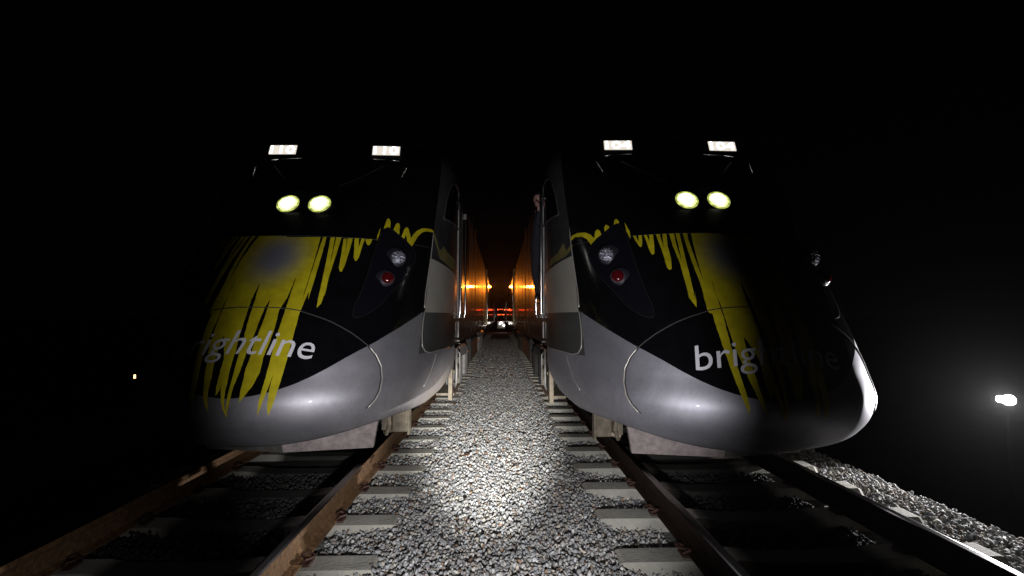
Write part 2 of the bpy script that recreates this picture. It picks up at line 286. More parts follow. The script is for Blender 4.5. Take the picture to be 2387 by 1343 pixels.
LIVERY = {"L":{"main":[[-.006,2.18],[.001,2.18],[.009,2.18],[.017,2.18],[.026,2.18],[.036,2.181],[.046,2.181],[.056,2.182],[.066,2.183],[.077,2.183],[.087,2.184],[.098,2.185],[.109,2.186],[.111,2.152],[.113,2.118],[.115,2.085],[.117,2.052],[.118,2.02],[.119,1.988],[.121,1.957],[.122,1.926],[.122,1.895],[.123,1.867],[.123,1.839],[.124,1.811],[.124,1.783],[.124,1.756],[.124,1.729],[.124,1.703],[.124,1.676],[.123,1.65],[.123,1.624],[.123,1.599],[.123,1.564],[.124,1.59],[.125,1.616],[.126,1.643],[.126,1.67],[.127,1.698],[.126,1.727],[.126,1.757],[.126,1.786],[.126,1.816],[.126,1.847],[.126,1.877],[.125,1.909],[.125,1.938],[.124,1.968],[.124,1.998],[.123,2.028],[.122,2.059],[.121,2.09],[.12,2.122],[.119,2.154],[.117,2.187],[.13,2.189],[.132,2.155],[.134,2.121],[.136,2.088],[.137,2.056],[.139,2.024],[.14,1.992],[.141,1.961],[.141,1.931],[.142,1.901],[.143,1.871],[.143,1.842],[.143,1.814],[.144,1.786],[.144,1.759],[.144,1.732],[.144,1.705],[.144,1.679],[.143,1.652],[.143,1.626],[.142,1.601],[.142,1.575],[.141,1.55],[.14,1.576],[.138,1.602],[.137,1.628],[.135,1.603],[.134,1.579],[.132,1.554],[.13,1.53],[.129,1.507],[.127,1.483],[.126,1.46],[.124,1.436],[.123,1.411],[.123,1.386],[.123,1.361],[.123,1.336],[.122,1.312],[.122,1.287],[.122,1.263],[.122,1.239],[.122,1.215],[.122,1.192],[.121,1.17],[.121,1.149],[.121,1.127],[.121,1.106],[.121,1.085],[.121,1.064],[.121,1.043],[.12,1.022],[.12,1.001],[.119,.981],[.119,.96],[.118,.94],[.117,.92],[.117,.9],[.116,.88],[.115,.86],[.114,.841],[.113,.821],[.112,.801],[.111,.781],[.11,.762],[.108,.741],[.106,.722],[.104,.703],[.101,.683],[.099,.663],[.096,.643],[.095,.667],[.093,.691],[.092,.714],[.092,.735],[.092,.755],[.092,.776],[.091,.796],[.091,.816],[.091,.836],[.091,.856],[.091,.875],[.091,.895],[.092,.915],[.092,.936],[.092,.956],[.093,.976],[.092,.954],[.091,.931],[.09,.908],[.089,.886],[.088,.864],[.087,.845],[.085,.827],[.084,.809],[.083,.79],[.081,.772],[.079,.754],[.078,.734],[.076,.715],[.074,.695],[.071,.676],[.069,.656],[.067,.635],[.068,.658],[.068,.679],[.069,.701],[.069,.722],[.069,.743],[.069,.764],[.07,.783],[.071,.803],[.071,.823],[.072,.842],[.072,.862],[.073,.882],[.073,.902],[.074,.922],[.074,.942],[.074,.963],[.074,.984],[.075,1.005],[.075,1.025],[.075,1.047],[.075,1.068],[.075,1.089],[.075,1.111],[.075,1.132],[.075,1.154],[.075,1.176],[.075,1.198],[.075,1.22],[.075,1.242],[.075,1.264],[.075,1.288],[.076,1.311],[.076,1.335],[.077,1.359],[.077,1.383],[.078,1.407],[.079,1.431],[.079,1.456],[.08,1.48],[.08,1.503],[.081,1.528],[.081,1.552],[.082,1.576],[.082,1.601],[.082,1.626],[.083,1.653],[.083,1.68],[.083,1.707],[.083,1.734],[.082,1.762],[.082,1.79],[.082,1.764],[.081,1.738],[.08,1.712],[.08,1.687],[.079,1.661],[.078,1.636],[.077,1.612],[.076,1.587],[.075,1.563],[.072,1.542],[.07,1.522],[.067,1.502],[.065,1.481],[.062,1.461],[.062,1.437],[.062,1.414],[.063,1.39],[.063,1.367],[.063,1.344],[.063,1.321],[.063,1.298],[.063,1.275],[.062,1.252],[.061,1.229],[.061,1.207],[.06,1.184],[.059,1.162],[.058,1.14],[.057,1.118],[.056,1.096],[.055,1.075],[.056,1.051],[.056,1.028],[.056,1.005],[.056,.982],[.056,.959],[.053,.94],[.051,.921],[.05,.903],[.048,.884],[.046,.866],[.043,.849],[.039,.832],[.036,.814],[.033,.797],[.03,.78],[.026,.763],[.023,.745],[.023,.764],[.022,.783],[.022,.802],[.021,.821],[.021,.843],[.021,.865],[.021,.886],[.021,.908],[.021,.931],[.02,.953],[.02,.976],[.02,.998],[.021,1.017],[.022,1.037],[.023,1.056],[.023,1.077],[.023,1.098],[.023,1.119],[.023,1.14],[.023,1.161],[.023,1.182],[.023,1.204],[.024,1.228],[.025,1.251],[.026,1.275],[.026,1.299],[.027,1.324],[.028,1.348],[.028,1.374],[.029,1.399],[.029,1.425],[.029,1.451],[.029,1.478],[.029,1.502],[.029,1.527],[.029,1.551],[.029,1.577],[.029,1.602],[.034,1.608],[.031,1.588],[.03,1.568],[.028,1.548],[.026,1.528],[.024,1.508],[.022,1.489],[.021,1.464],[.021,1.44],[.02,1.417],[.019,1.393],[.019,1.369],[.018,1.346],[.018,1.323],[.018,1.3],[.017,1.277],[.017,1.255],[.016,1.231],[.016,1.207],[.015,1.184],[.014,1.161],[.013,1.138],[.012,1.115],[.012,1.092],[.012,1.069],[.011,1.046],[.011,1.024],[.01,1.002],[.01,.979],[.009,.96],[.008,.941],[.007,.923],[.007,.904],[.006,.886],[.005,.867],[.005,.846],[.005,.825],[.005,.804],[.005,.783],[.004,.762],[.004,.741],[.003,.719],[.002,.697],[.001,.675],[.001,.652],[-.0,.629],[-.001,.605],[-.003,.581],[-.003,.604],[-.003,.626],[-.003,.648],[-.004,.669],[-.005,.691],[-.004,.716],[-.005,.742],[-.005,.767],[-.005,.786],[-.005,.806],[-.005,.825],[-.005,.845],[-.006,.865],[-.006,.884],[-.006,.904],[-.006,.925],[-.006,.946],[-.005,.968],[-.005,.989],[-.005,1.011],[-.004,1.032],[-.004,1.054],[-.004,1.076],[-.003,1.098],[-.003,1.121],[-.002,1.144],[-.002,1.167],[-.001,1.191],[-.001,1.214],[-.001,1.236],[-.0,1.258],[-.0,1.281],[-.0,1.303],[-.0,1.326],[-.0,1.348],[-.001,1.327],[-.002,1.306],[-.003,1.286],[-.004,1.265],[-.005,1.245],[-.006,1.224],[-.006,1.204],[-.007,1.184],[-.008,1.164],[-.009,1.144],[-.01,1.125],[-.01,1.146],[-.01,1.167],[-.01,1.188],[-.011,1.209],[-.011,1.231],[-.011,1.252],[-.011,1.274],[-.012,1.296],[-.011,1.317],[-.01,1.338],[-.01,1.359],[-.009,1.38],[-.008,1.402],[-.008,1.427],[-.009,1.452],[-.009,1.478],[-.009,1.503],[-.009,1.53],[-.01,1.556],[-.009,1.582],[-.009,1.608],[-.009,1.634],[-.008,1.66],[-.008,1.687],[-.008,1.714],[-.008,1.69],[-.008,1.666],[-.008,1.642],[-.008,1.618],[-.008,1.594],[-.009,1.571],[-.009,1.548],[-.017,1.548],[-.026,1.547],[-.036,1.548],[-.037,1.573],[-.039,1.598],[-.04,1.624],[-.042,1.65],[-.043,1.677],[-.045,1.704],[-.047,1.731],[-.049,1.758],[-.051,1.786],[-.052,1.813],[-.054,1.842],[-.057,1.87],[-.059,1.9],[-.061,1.929],[-.064,1.959],[-.066,1.989],[-.069,2.02],[-.072,2.051],[-.074,2.083],[-.077,2.115],[-.08,2.148],[-.083,2.181],[-.072,2.181],[-.061,2.18],[-.051,2.18],[-.041,2.18],[-.031,2.179],[-.022,2.179],[-.013,2.179]],"s3":[[.145,2.186],[.148,2.152],[.151,2.118],[.154,2.085],[.156,2.053],[.158,2.021],[.16,1.988],[.162,1.955],[.164,1.923],[.165,1.891],[.166,1.86],[.167,1.83],[.168,1.801],[.169,1.772],[.17,1.743],[.171,1.715],[.171,1.687],[.172,1.659],[.172,1.631],[.172,1.604],[.172,1.577],[.172,1.551],[.173,1.527],[.173,1.503],[.174,1.479],[.179,1.497],[.185,1.516],[.187,1.544],[.188,1.572],[.19,1.601],[.191,1.63],[.191,1.604],[.191,1.577],[.191,1.551],[.191,1.579],[.192,1.608],[.192,1.636],[.192,1.665],[.191,1.695],[.191,1.724],[.19,1.754],[.19,1.785],[.19,1.812],[.191,1.84],[.191,1.868],[.191,1.896],[.191,1.925],[.191,1.954],[.191,1.983],[.191,2.017],[.19,2.05],[.189,2.085],[.188,2.12],[.187,2.156],[.185,2.192],[.176,2.19],[.166,2.189],[.169,2.152],[.171,2.115],[.173,2.079],[.175,2.044],[.177,2.009],[.178,1.98],[.179,1.951],[.179,1.922],[.18,1.894],[.178,1.925],[.177,1.957],[.175,1.99],[.174,2.023],[.172,2.055],[.169,2.087],[.167,2.12],[.164,2.154],[.161,2.188]],"s4":[[.195,2.178],[.198,2.145],[.201,2.112],[.203,2.08],[.206,2.048],[.208,2.017],[.21,1.986],[.211,1.955],[.213,1.925],[.214,1.894],[.215,1.865],[.223,1.824],[.23,1.825],[.232,1.852],[.234,1.88],[.235,1.914],[.235,1.948],[.235,1.982],[.235,2.017],[.235,2.051],[.234,2.085],[.233,2.119],[.232,2.154],[.23,2.189],[.22,2.187],[.21,2.185],[.213,2.153],[.215,2.122],[.218,2.091],[.22,2.06],[.222,2.029],[.218,2.066],[.215,2.104],[.211,2.141],[.207,2.18]],"s5":[[.237,2.19],[.241,2.154],[.245,2.118],[.249,2.083],[.253,2.048],[.256,2.013],[.259,1.979],[.267,1.942],[.274,1.943],[.279,1.983],[.279,2.017],[.279,2.051],[.279,2.086],[.279,2.122],[.279,2.158],[.278,2.194],[.265,2.192],[.266,2.154],[.266,2.117],[.267,2.08],[.263,2.117],[.259,2.155],[.254,2.194]],"s6":[[.281,2.188],[.288,2.16],[.294,2.133],[.303,2.12],[.309,2.141],[.31,2.171],[.311,2.202],[.296,2.195]],"sliver":[[.328,2.342],[.327,2.307],[.327,2.272],[.326,2.237],[.329,2.207],[.331,2.177],[.332,2.208],[.334,2.239],[.332,2.273],[.33,2.307]],"k1":[[.344,2.331],[.342,2.386],[.342,2.415],[.341,2.443],[.344,2.47],[.354,2.462],[.364,2.426],[.37,2.373],[.375,2.326],[.361,2.327]],"k2":[[.389,2.299],[.391,2.333],[.392,2.367],[.393,2.402],[.4,2.428],[.411,2.416],[.419,2.378],[.421,2.346],[.424,2.315],[.426,2.286],[.428,2.257],[.408,2.284]],"k3":[[.439,2.236],[.441,2.277],[.443,2.318],[.445,2.36],[.453,2.39],[.465,2.381],[.476,2.339],[.485,2.301],[.493,2.263],[.502,2.31],[.509,2.337],[.517,2.364],[.53,2.385],[.545,2.407],[.561,2.416],[.579,2.424],[.61,2.428],[.635,2.411],[.634,2.392],[.607,2.389],[.582,2.386],[.567,2.373],[.553,2.359],[.543,2.334],[.533,2.309],[.526,2.271],[.52,2.233],[.512,2.193],[.505,2.154],[.492,2.176],[.48,2.198],[.474,2.231],[.468,2.264],[.462,2.296],[.459,2.259],[.455,2.223]],"side_line":[[.632,2.407],[.649,2.379],[.659,2.351],[.669,2.322],[.679,2.289],[.688,2.255],[.698,2.227],[.709,2.199],[.726,2.217],[.741,2.266],[.763,2.237],[.787,2.209],[.814,2.194],[.843,2.18],[.877,2.168],[.916,2.158],[.92,2.118],[.924,2.079],[.927,2.039],[.931,2.0],[.875,2.008],[.831,2.02],[.804,2.035],[.779,2.052],[.757,2.069],[.722,2.088],[.704,2.123],[.697,2.156],[.689,2.188],[.681,2.22],[.673,2.249],[.664,2.277],[.655,2.306],[.645,2.342],[.635,2.378]]},"R":{"main":[[-.121,2.196],[-.123,2.158],[-.125,2.121],[-.127,2.085],[-.128,2.055],[-.129,2.026],[-.13,1.998],[-.13,1.969],[-.131,1.941],[-.131,1.914],[-.132,1.887],[-.131,1.86],[-.131,1.833],[-.131,1.807],[-.13,1.781],[-.129,1.755],[-.129,1.729],[-.128,1.704],[-.128,1.677],[-.128,1.649],[-.128,1.622],[-.127,1.595],[-.127,1.569],[-.126,1.543],[-.127,1.567],[-.128,1.592],[-.129,1.618],[-.129,1.59],[-.129,1.563],[-.129,1.536],[-.128,1.51],[-.128,1.484],[-.128,1.458],[-.124,1.434],[-.116,1.428],[-.115,1.403],[-.115,1.379],[-.115,1.354],[-.114,1.33],[-.114,1.309],[-.113,1.288],[-.112,1.267],[-.112,1.246],[-.111,1.225],[-.111,1.205],[-.111,1.184],[-.11,1.164],[-.109,1.142],[-.109,1.121],[-.108,1.1],[-.107,1.079],[-.106,1.058],[-.106,1.037],[-.105,1.016],[-.104,.997],[-.103,.979],[-.102,.96],[-.101,.941],[-.1,.923],[-.099,.904],[-.097,.884],[-.096,.865],[-.095,.845],[-.093,.825],[-.092,.806],[-.09,.786],[-.088,.766],[-.086,.746],[-.083,.725],[-.08,.704],[-.077,.683],[-.077,.705],[-.077,.726],[-.076,.747],[-.077,.769],[-.078,.791],[-.078,.812],[-.079,.834],[-.079,.856],[-.08,.874],[-.081,.892],[-.081,.911],[-.082,.929],[-.083,.948],[-.084,.967],[-.084,.986],[-.085,1.007],[-.086,1.027],[-.086,1.048],[-.087,1.069],[-.087,1.09],[-.088,1.111],[-.088,1.134],[-.088,1.157],[-.088,1.181],[-.088,1.204],[-.087,1.228],[-.087,1.252],[-.087,1.274],[-.087,1.296],[-.087,1.319],[-.086,1.341],[-.086,1.364],[-.086,1.387],[-.086,1.411],[-.087,1.434],[-.088,1.458],[-.088,1.478],[-.089,1.499],[-.089,1.521],[-.089,1.542],[-.09,1.567],[-.091,1.591],[-.091,1.617],[-.091,1.643],[-.091,1.67],[-.09,1.697],[-.089,1.724],[-.089,1.752],[-.088,1.78],[-.088,1.753],[-.089,1.727],[-.089,1.701],[-.089,1.676],[-.09,1.65],[-.09,1.625],[-.09,1.6],[-.089,1.576],[-.088,1.553],[-.087,1.529],[-.085,1.505],[-.085,1.483],[-.084,1.461],[-.084,1.438],[-.083,1.416],[-.083,1.395],[-.082,1.373],[-.082,1.351],[-.082,1.33],[-.081,1.309],[-.081,1.288],[-.08,1.267],[-.08,1.246],[-.08,1.226],[-.079,1.205],[-.079,1.185],[-.079,1.165],[-.077,1.145],[-.076,1.125],[-.075,1.105],[-.073,1.086],[-.072,1.066],[-.071,1.047],[-.069,1.028],[-.068,1.007],[-.067,.987],[-.066,.966],[-.065,.946],[-.064,.926],[-.062,.906],[-.06,.886],[-.058,.866],[-.056,.846],[-.055,.827],[-.053,.807],[-.051,.788],[-.049,.768],[-.046,.748],[-.044,.731],[-.04,.713],[-.037,.694],[-.034,.676],[-.035,.697],[-.036,.718],[-.037,.738],[-.038,.758],[-.039,.776],[-.04,.794],[-.041,.812],[-.042,.829],[-.043,.847],[-.043,.867],[-.044,.886],[-.044,.906],[-.044,.926],[-.045,.946],[-.046,.967],[-.047,.987],[-.047,1.008],[-.048,1.028],[-.048,1.049],[-.049,1.07],[-.049,1.091],[-.049,1.112],[-.05,1.133],[-.05,1.154],[-.049,1.178],[-.049,1.202],[-.048,1.226],[-.047,1.25],[-.045,1.231],[-.042,1.213],[-.04,1.194],[-.037,1.176],[-.035,1.158],[-.034,1.14],[-.032,1.123],[-.03,1.105],[-.029,1.087],[-.027,1.07],[-.027,1.049],[-.027,1.028],[-.027,1.008],[-.028,.987],[-.027,.967],[-.027,.946],[-.027,.928],[-.027,.91],[-.026,.892],[-.026,.875],[-.026,.857],[-.024,.837],[-.023,.816],[-.022,.796],[-.019,.814],[-.017,.832],[-.017,.85],[-.016,.867],[-.015,.847],[-.013,.827],[-.012,.808],[-.01,.788],[-.009,.768],[-.008,.748],[-.006,.728],[-.005,.708],[-.003,.686],[-.001,.665],[-.0,.643],[.001,.621],[.003,.598],[.006,.575],[.004,.598],[.003,.621],[.002,.643],[.002,.665],[.0,.686],[-.001,.707],[-.002,.728],[-.003,.748],[-.003,.768],[-.004,.788],[-.004,.808],[-.005,.827],[-.005,.847],[-.005,.867],[-.005,.886],[-.006,.906],[-.006,.926],[-.007,.947],[-.007,.967],[-.007,.987],[-.007,1.008],[-.007,1.028],[-.007,1.049],[-.007,1.07],[-.007,1.091],[-.006,1.112],[-.006,1.133],[-.007,1.152],[-.007,1.171],[-.008,1.189],[-.008,1.208],[-.008,1.228],[-.009,1.248],[-.009,1.269],[-.009,1.289],[-.009,1.31],[-.009,1.33],[-.01,1.351],[-.01,1.373],[-.01,1.394],[-.01,1.415],[-.011,1.437],[-.011,1.459],[-.011,1.481],[-.012,1.501],[-.012,1.521],[-.013,1.541],[-.012,1.565],[-.012,1.589],[-.012,1.614],[-.011,1.638],[-.011,1.663],[-.01,1.688],[-.01,1.713],[-.009,1.688],[-.008,1.663],[-.007,1.638],[-.007,1.614],[-.006,1.589],[-.005,1.565],[-.004,1.541],[-.004,1.517],[-.004,1.493],[-.003,1.469],[-.003,1.446],[-.003,1.422],[-.003,1.399],[-.002,1.376],[-.002,1.353],[-.002,1.33],[-.001,1.308],[-.001,1.285],[-.001,1.263],[-.0,1.241],[.0,1.219],[.0,1.197],[.001,1.176],[.001,1.154],[.001,1.133],[.002,1.112],[.002,1.091],[.002,1.07],[.003,1.049],[.003,1.028],[.004,1.008],[.004,.987],[.004,.967],[.004,.946],[.004,.926],[.004,.906],[.004,.886],[.004,.866],[.004,.847],[.005,.827],[.005,.807],[.005,.788],[.006,.768],[.007,.748],[.008,.728],[.01,.707],[.012,.686],[.014,.665],[.017,.643],[.016,.665],[.015,.686],[.015,.707],[.014,.728],[.015,.748],[.015,.768],[.016,.788],[.016,.807],[.017,.827],[.017,.846],[.018,.866],[.019,.886],[.019,.906],[.02,.926],[.02,.946],[.021,.966],[.021,.987],[.022,1.007],[.023,1.028],[.024,1.049],[.025,1.07],[.026,1.091],[.027,1.112],[.029,1.133],[.03,1.154],[.031,1.176],[.033,1.197],[.034,1.219],[.036,1.241],[.037,1.263],[.04,1.287],[.042,1.311],[.044,1.335],[.047,1.359],[.05,1.384],[.053,1.409],[.056,1.434],[.06,1.459],[.063,1.485],[.067,1.511],[.071,1.537],[.075,1.563],[.079,1.59],[.084,1.617],[.08,1.633],[.075,1.649],[.071,1.665],[.067,1.682],[.063,1.698],[.058,1.715],[.06,1.743],[.062,1.771],[.064,1.8],[.067,1.829],[.069,1.858],[.071,1.888],[.074,1.919],[.076,1.949],[.075,1.975],[.074,2.001],[.073,2.028],[.072,2.054],[.071,2.082],[.07,2.109],[.069,2.137],[.067,2.166],[.066,2.194],[.055,2.194],[.045,2.193],[.035,2.193],[.025,2.192],[.016,2.192],[.007,2.192],[.0,2.191],[-.006,2.191],[-.015,2.191],[-.023,2.191],[-.033,2.191],[-.042,2.191],[-.052,2.192],[-.062,2.192],[-.072,2.192],[-.082,2.193],[-.092,2.193],[-.095,2.159],[-.098,2.125],[-.101,2.091],[-.103,2.058],[-.105,2.026],[-.107,1.994],[-.109,1.962],[-.11,1.933],[-.111,1.905],[-.112,1.877],[-.113,1.849],[-.114,1.822],[-.114,1.795],[-.115,1.768],[-.115,1.742],[-.116,1.715],[-.116,1.741],[-.117,1.768],[-.117,1.794],[-.117,1.821],[-.117,1.848],[-.117,1.877],[-.117,1.907],[-.117,1.937],[-.116,1.967],[-.116,1.998],[-.115,2.029],[-.114,2.061],[-.113,2.093],[-.112,2.125],[-.108,2.16],[-.105,2.194],[-.113,2.195]],"s3":[[-.17,2.201],[-.171,2.165],[-.173,2.13],[-.174,2.096],[-.176,2.062],[-.176,2.033],[-.175,2.004],[-.175,1.975],[-.175,1.947],[-.174,1.919],[-.174,1.892],[-.173,1.865],[-.174,1.836],[-.174,1.808],[-.175,1.78],[-.175,1.753],[-.175,1.726],[-.175,1.699],[-.175,1.672],[-.175,1.646],[-.175,1.62],[-.175,1.595],[-.174,1.569],[-.174,1.544],[-.176,1.569],[-.177,1.594],[-.179,1.619],[-.177,1.594],[-.174,1.569],[-.172,1.544],[-.168,1.522],[-.163,1.501],[-.159,1.48],[-.157,1.505],[-.155,1.531],[-.154,1.56],[-.153,1.589],[-.151,1.618],[-.153,1.593],[-.155,1.568],[-.157,1.543],[-.157,1.569],[-.157,1.595],[-.156,1.621],[-.156,1.648],[-.156,1.675],[-.155,1.702],[-.154,1.729],[-.154,1.755],[-.153,1.782],[-.152,1.809],[-.152,1.836],[-.151,1.864],[-.15,1.892],[-.149,1.92],[-.148,1.949],[-.146,1.978],[-.145,2.008],[-.143,2.038],[-.141,2.069],[-.139,2.1],[-.137,2.132],[-.134,2.164],[-.132,2.197],[-.146,2.198],[-.149,2.163],[-.151,2.128],[-.153,2.093],[-.155,2.06],[-.158,2.028],[-.159,1.998],[-.161,1.968],[-.163,1.938],[-.165,1.908],[-.165,1.935],[-.164,1.963],[-.164,1.991],[-.164,2.02],[-.162,2.049],[-.161,2.078],[-.159,2.107],[-.157,2.137],[-.154,2.168],[-.152,2.199],[-.161,2.2]],"s4":[[-.219,2.208],[-.22,2.176],[-.221,2.144],[-.221,2.112],[-.221,2.081],[-.221,2.05],[-.221,2.019],[-.221,1.989],[-.221,1.96],[-.221,1.93],[-.222,1.901],[-.222,1.872],[-.222,1.844],[-.216,1.819],[-.207,1.83],[-.204,1.863],[-.201,1.897],[-.198,1.931],[-.197,1.963],[-.196,1.997],[-.195,2.03],[-.194,2.064],[-.19,2.098],[-.187,2.132],[-.183,2.167],[-.179,2.202],[-.194,2.204],[-.198,2.17],[-.202,2.137],[-.205,2.104],[-.208,2.071],[-.211,2.039],[-.21,2.072],[-.209,2.104],[-.208,2.138],[-.206,2.172],[-.204,2.206]],"s5":[[-.266,2.217],[-.267,2.185],[-.267,2.154],[-.267,2.123],[-.267,2.092],[-.267,2.062],[-.266,2.027],[-.264,1.993],[-.259,1.976],[-.25,1.997],[-.247,2.031],[-.243,2.065],[-.24,2.099],[-.237,2.136],[-.233,2.173],[-.229,2.21],[-.244,2.213],[-.248,2.18],[-.251,2.148],[-.255,2.116],[-.255,2.149],[-.256,2.182],[-.256,2.215]],"s6":[[-.314,2.228],[-.312,2.199],[-.31,2.17],[-.308,2.141],[-.304,2.108],[-.3,2.075],[-.293,2.067],[-.287,2.094],[-.283,2.124],[-.28,2.155],[-.276,2.187],[-.272,2.219],[-.286,2.221],[-.29,2.189],[-.294,2.156],[-.298,2.125],[-.299,2.157],[-.3,2.191],[-.3,2.225]],"sliver":[[-.325,2.359],[-.328,2.322],[-.33,2.286],[-.332,2.251],[-.33,2.219],[-.328,2.188],[-.326,2.157],[-.324,2.187],[-.321,2.217],[-.318,2.248],[-.321,2.284],[-.323,2.321]],"k1":[[-.381,2.327],[-.374,2.361],[-.368,2.395],[-.356,2.413],[-.348,2.384],[-.351,2.358],[-.366,2.342]],"k2":[[-.43,2.264],[-.429,2.295],[-.428,2.326],[-.415,2.358],[-.404,2.342],[-.401,2.298],[-.415,2.281]],"k3":[[-.451,2.235],[-.452,2.265],[-.453,2.295],[-.464,2.319],[-.479,2.296],[-.485,2.255],[-.491,2.215],[-.498,2.241],[-.505,2.266],[-.518,2.285],[-.532,2.304],[-.547,2.309],[-.563,2.314],[-.58,2.319],[-.6,2.313],[-.622,2.306],[-.639,2.275],[-.635,2.242],[-.62,2.26],[-.605,2.278],[-.588,2.272],[-.572,2.267],[-.556,2.262],[-.543,2.242],[-.532,2.222],[-.523,2.185],[-.514,2.148],[-.496,2.179],[-.481,2.198],[-.466,2.216]],"side_line":[[-.628,2.305],[-.624,2.272],[-.621,2.24],[-.636,2.216],[-.652,2.192],[-.667,2.167],[-.682,2.143],[-.688,2.179],[-.694,2.215],[-.7,2.252],[-.714,2.227],[-.728,2.202],[-.743,2.177],[-.758,2.152],[-.787,2.136],[-.818,2.121],[-.854,2.107],[-.866,2.076],[-.88,2.046],[-.893,2.016],[-.859,2.024],[-.828,2.034],[-.801,2.045],[-.768,2.053],[-.738,2.063],[-.711,2.073],[-.686,2.084],[-.671,2.105],[-.656,2.127],[-.642,2.148],[-.63,2.184],[-.618,2.219],[-.623,2.262]]}}

def clip(poly, sgn):
    """keep the part with sgn*a >= 0"""
    out = []
    for i, p in enumerate(poly):
        q = poly[(i + 1) % len(poly)]
        ip, iq = p[0] * sgn >= 0, q[0] * sgn >= 0
        if ip: out.append(p)
        if ip != iq:
            t = p[0] / (p[0] - q[0]); out.append([0.0, p[1] + (q[1] - p[1]) * t])
    return out
def decal_mesh(poly, off, step=0.03):
    pl = []
    for i, p in enumerate(poly):
        q = poly[(i + 1) % len(poly)]; k = max(1, int(max(abs(p[0] - q[0]) / step, abs(p[1] - q[1]) / .04) + .5))
        pl += [[p[0] + (q[0] - p[0]) * t / k, p[1] + (q[1] - p[1]) * t / k] for t in range(k)]
    poly = pl
    xs = [p[0] for p in poly]; ys = [p[1] for p in poly]
    pts = [Vector((p[0], p[1])) for p in poly]; n = len(pts); E = [(i, (i + 1) % n) for i in range(n)]
    x = min(xs) + step
    while x < max(xs):
        y = min(ys) + step
        while y < max(ys):
            c = False; j = n - 1                       # inside test
            for i in range(n):
                if (ys[i] > y) != (ys[j] > y) and x < (xs[j] - xs[i]) * (y - ys[i]) / (ys[j] - ys[i]) + xs[i]: c = not c
                j = i
            if c: pts.append(Vector((x, y)))
            y += step * 1.6
        x += step
    V, _, F, *_ = delaunay_2d_cdt(pts, E, [list(range(n))], 1, 1e-5)
    return [Pn(v[0], v[1], off) for v in V], [tuple(f) for f in F]
def grid_patch(acols, rowf, nrow, off):
    """rowf(a) -> (z0, z1)"""
    V = []; F = []
    for a in acols:
        z0, z1 = rowf(a)
        for j in range(nrow + 1): V.append(Pn(a, z0 + (z1 - z0) * j / nrow, off))
    r = nrow + 1
    for i in range(len(acols) - 1):
        for j in range(nrow): F.append((i * r + j, (i + 1) * r + j, (i + 1) * r + j + 1, i * r + j + 1))
    return V, F
def frame(a, z, off=0.0, fwd=0.0, up=(0, 0, 1)):
    """matrix whose +Z is the surface normal (bent towards straight ahead by fwd)"""
    n = Nrm(a, z)
    if n.y > 0.02 and abs(a) < 1: n = -n
    p = P(a, z) + n * off
    n = (n * (1 - fwd) + Vector((0, -1, 0)) * fwd).normalized()
    y = (Vector(up) - n * n.dot(Vector(up))).normalized(); x = y.cross(n)
    m = Matrix((x, y, n)).transposed().to_4x4(); m.translation = p
    return m

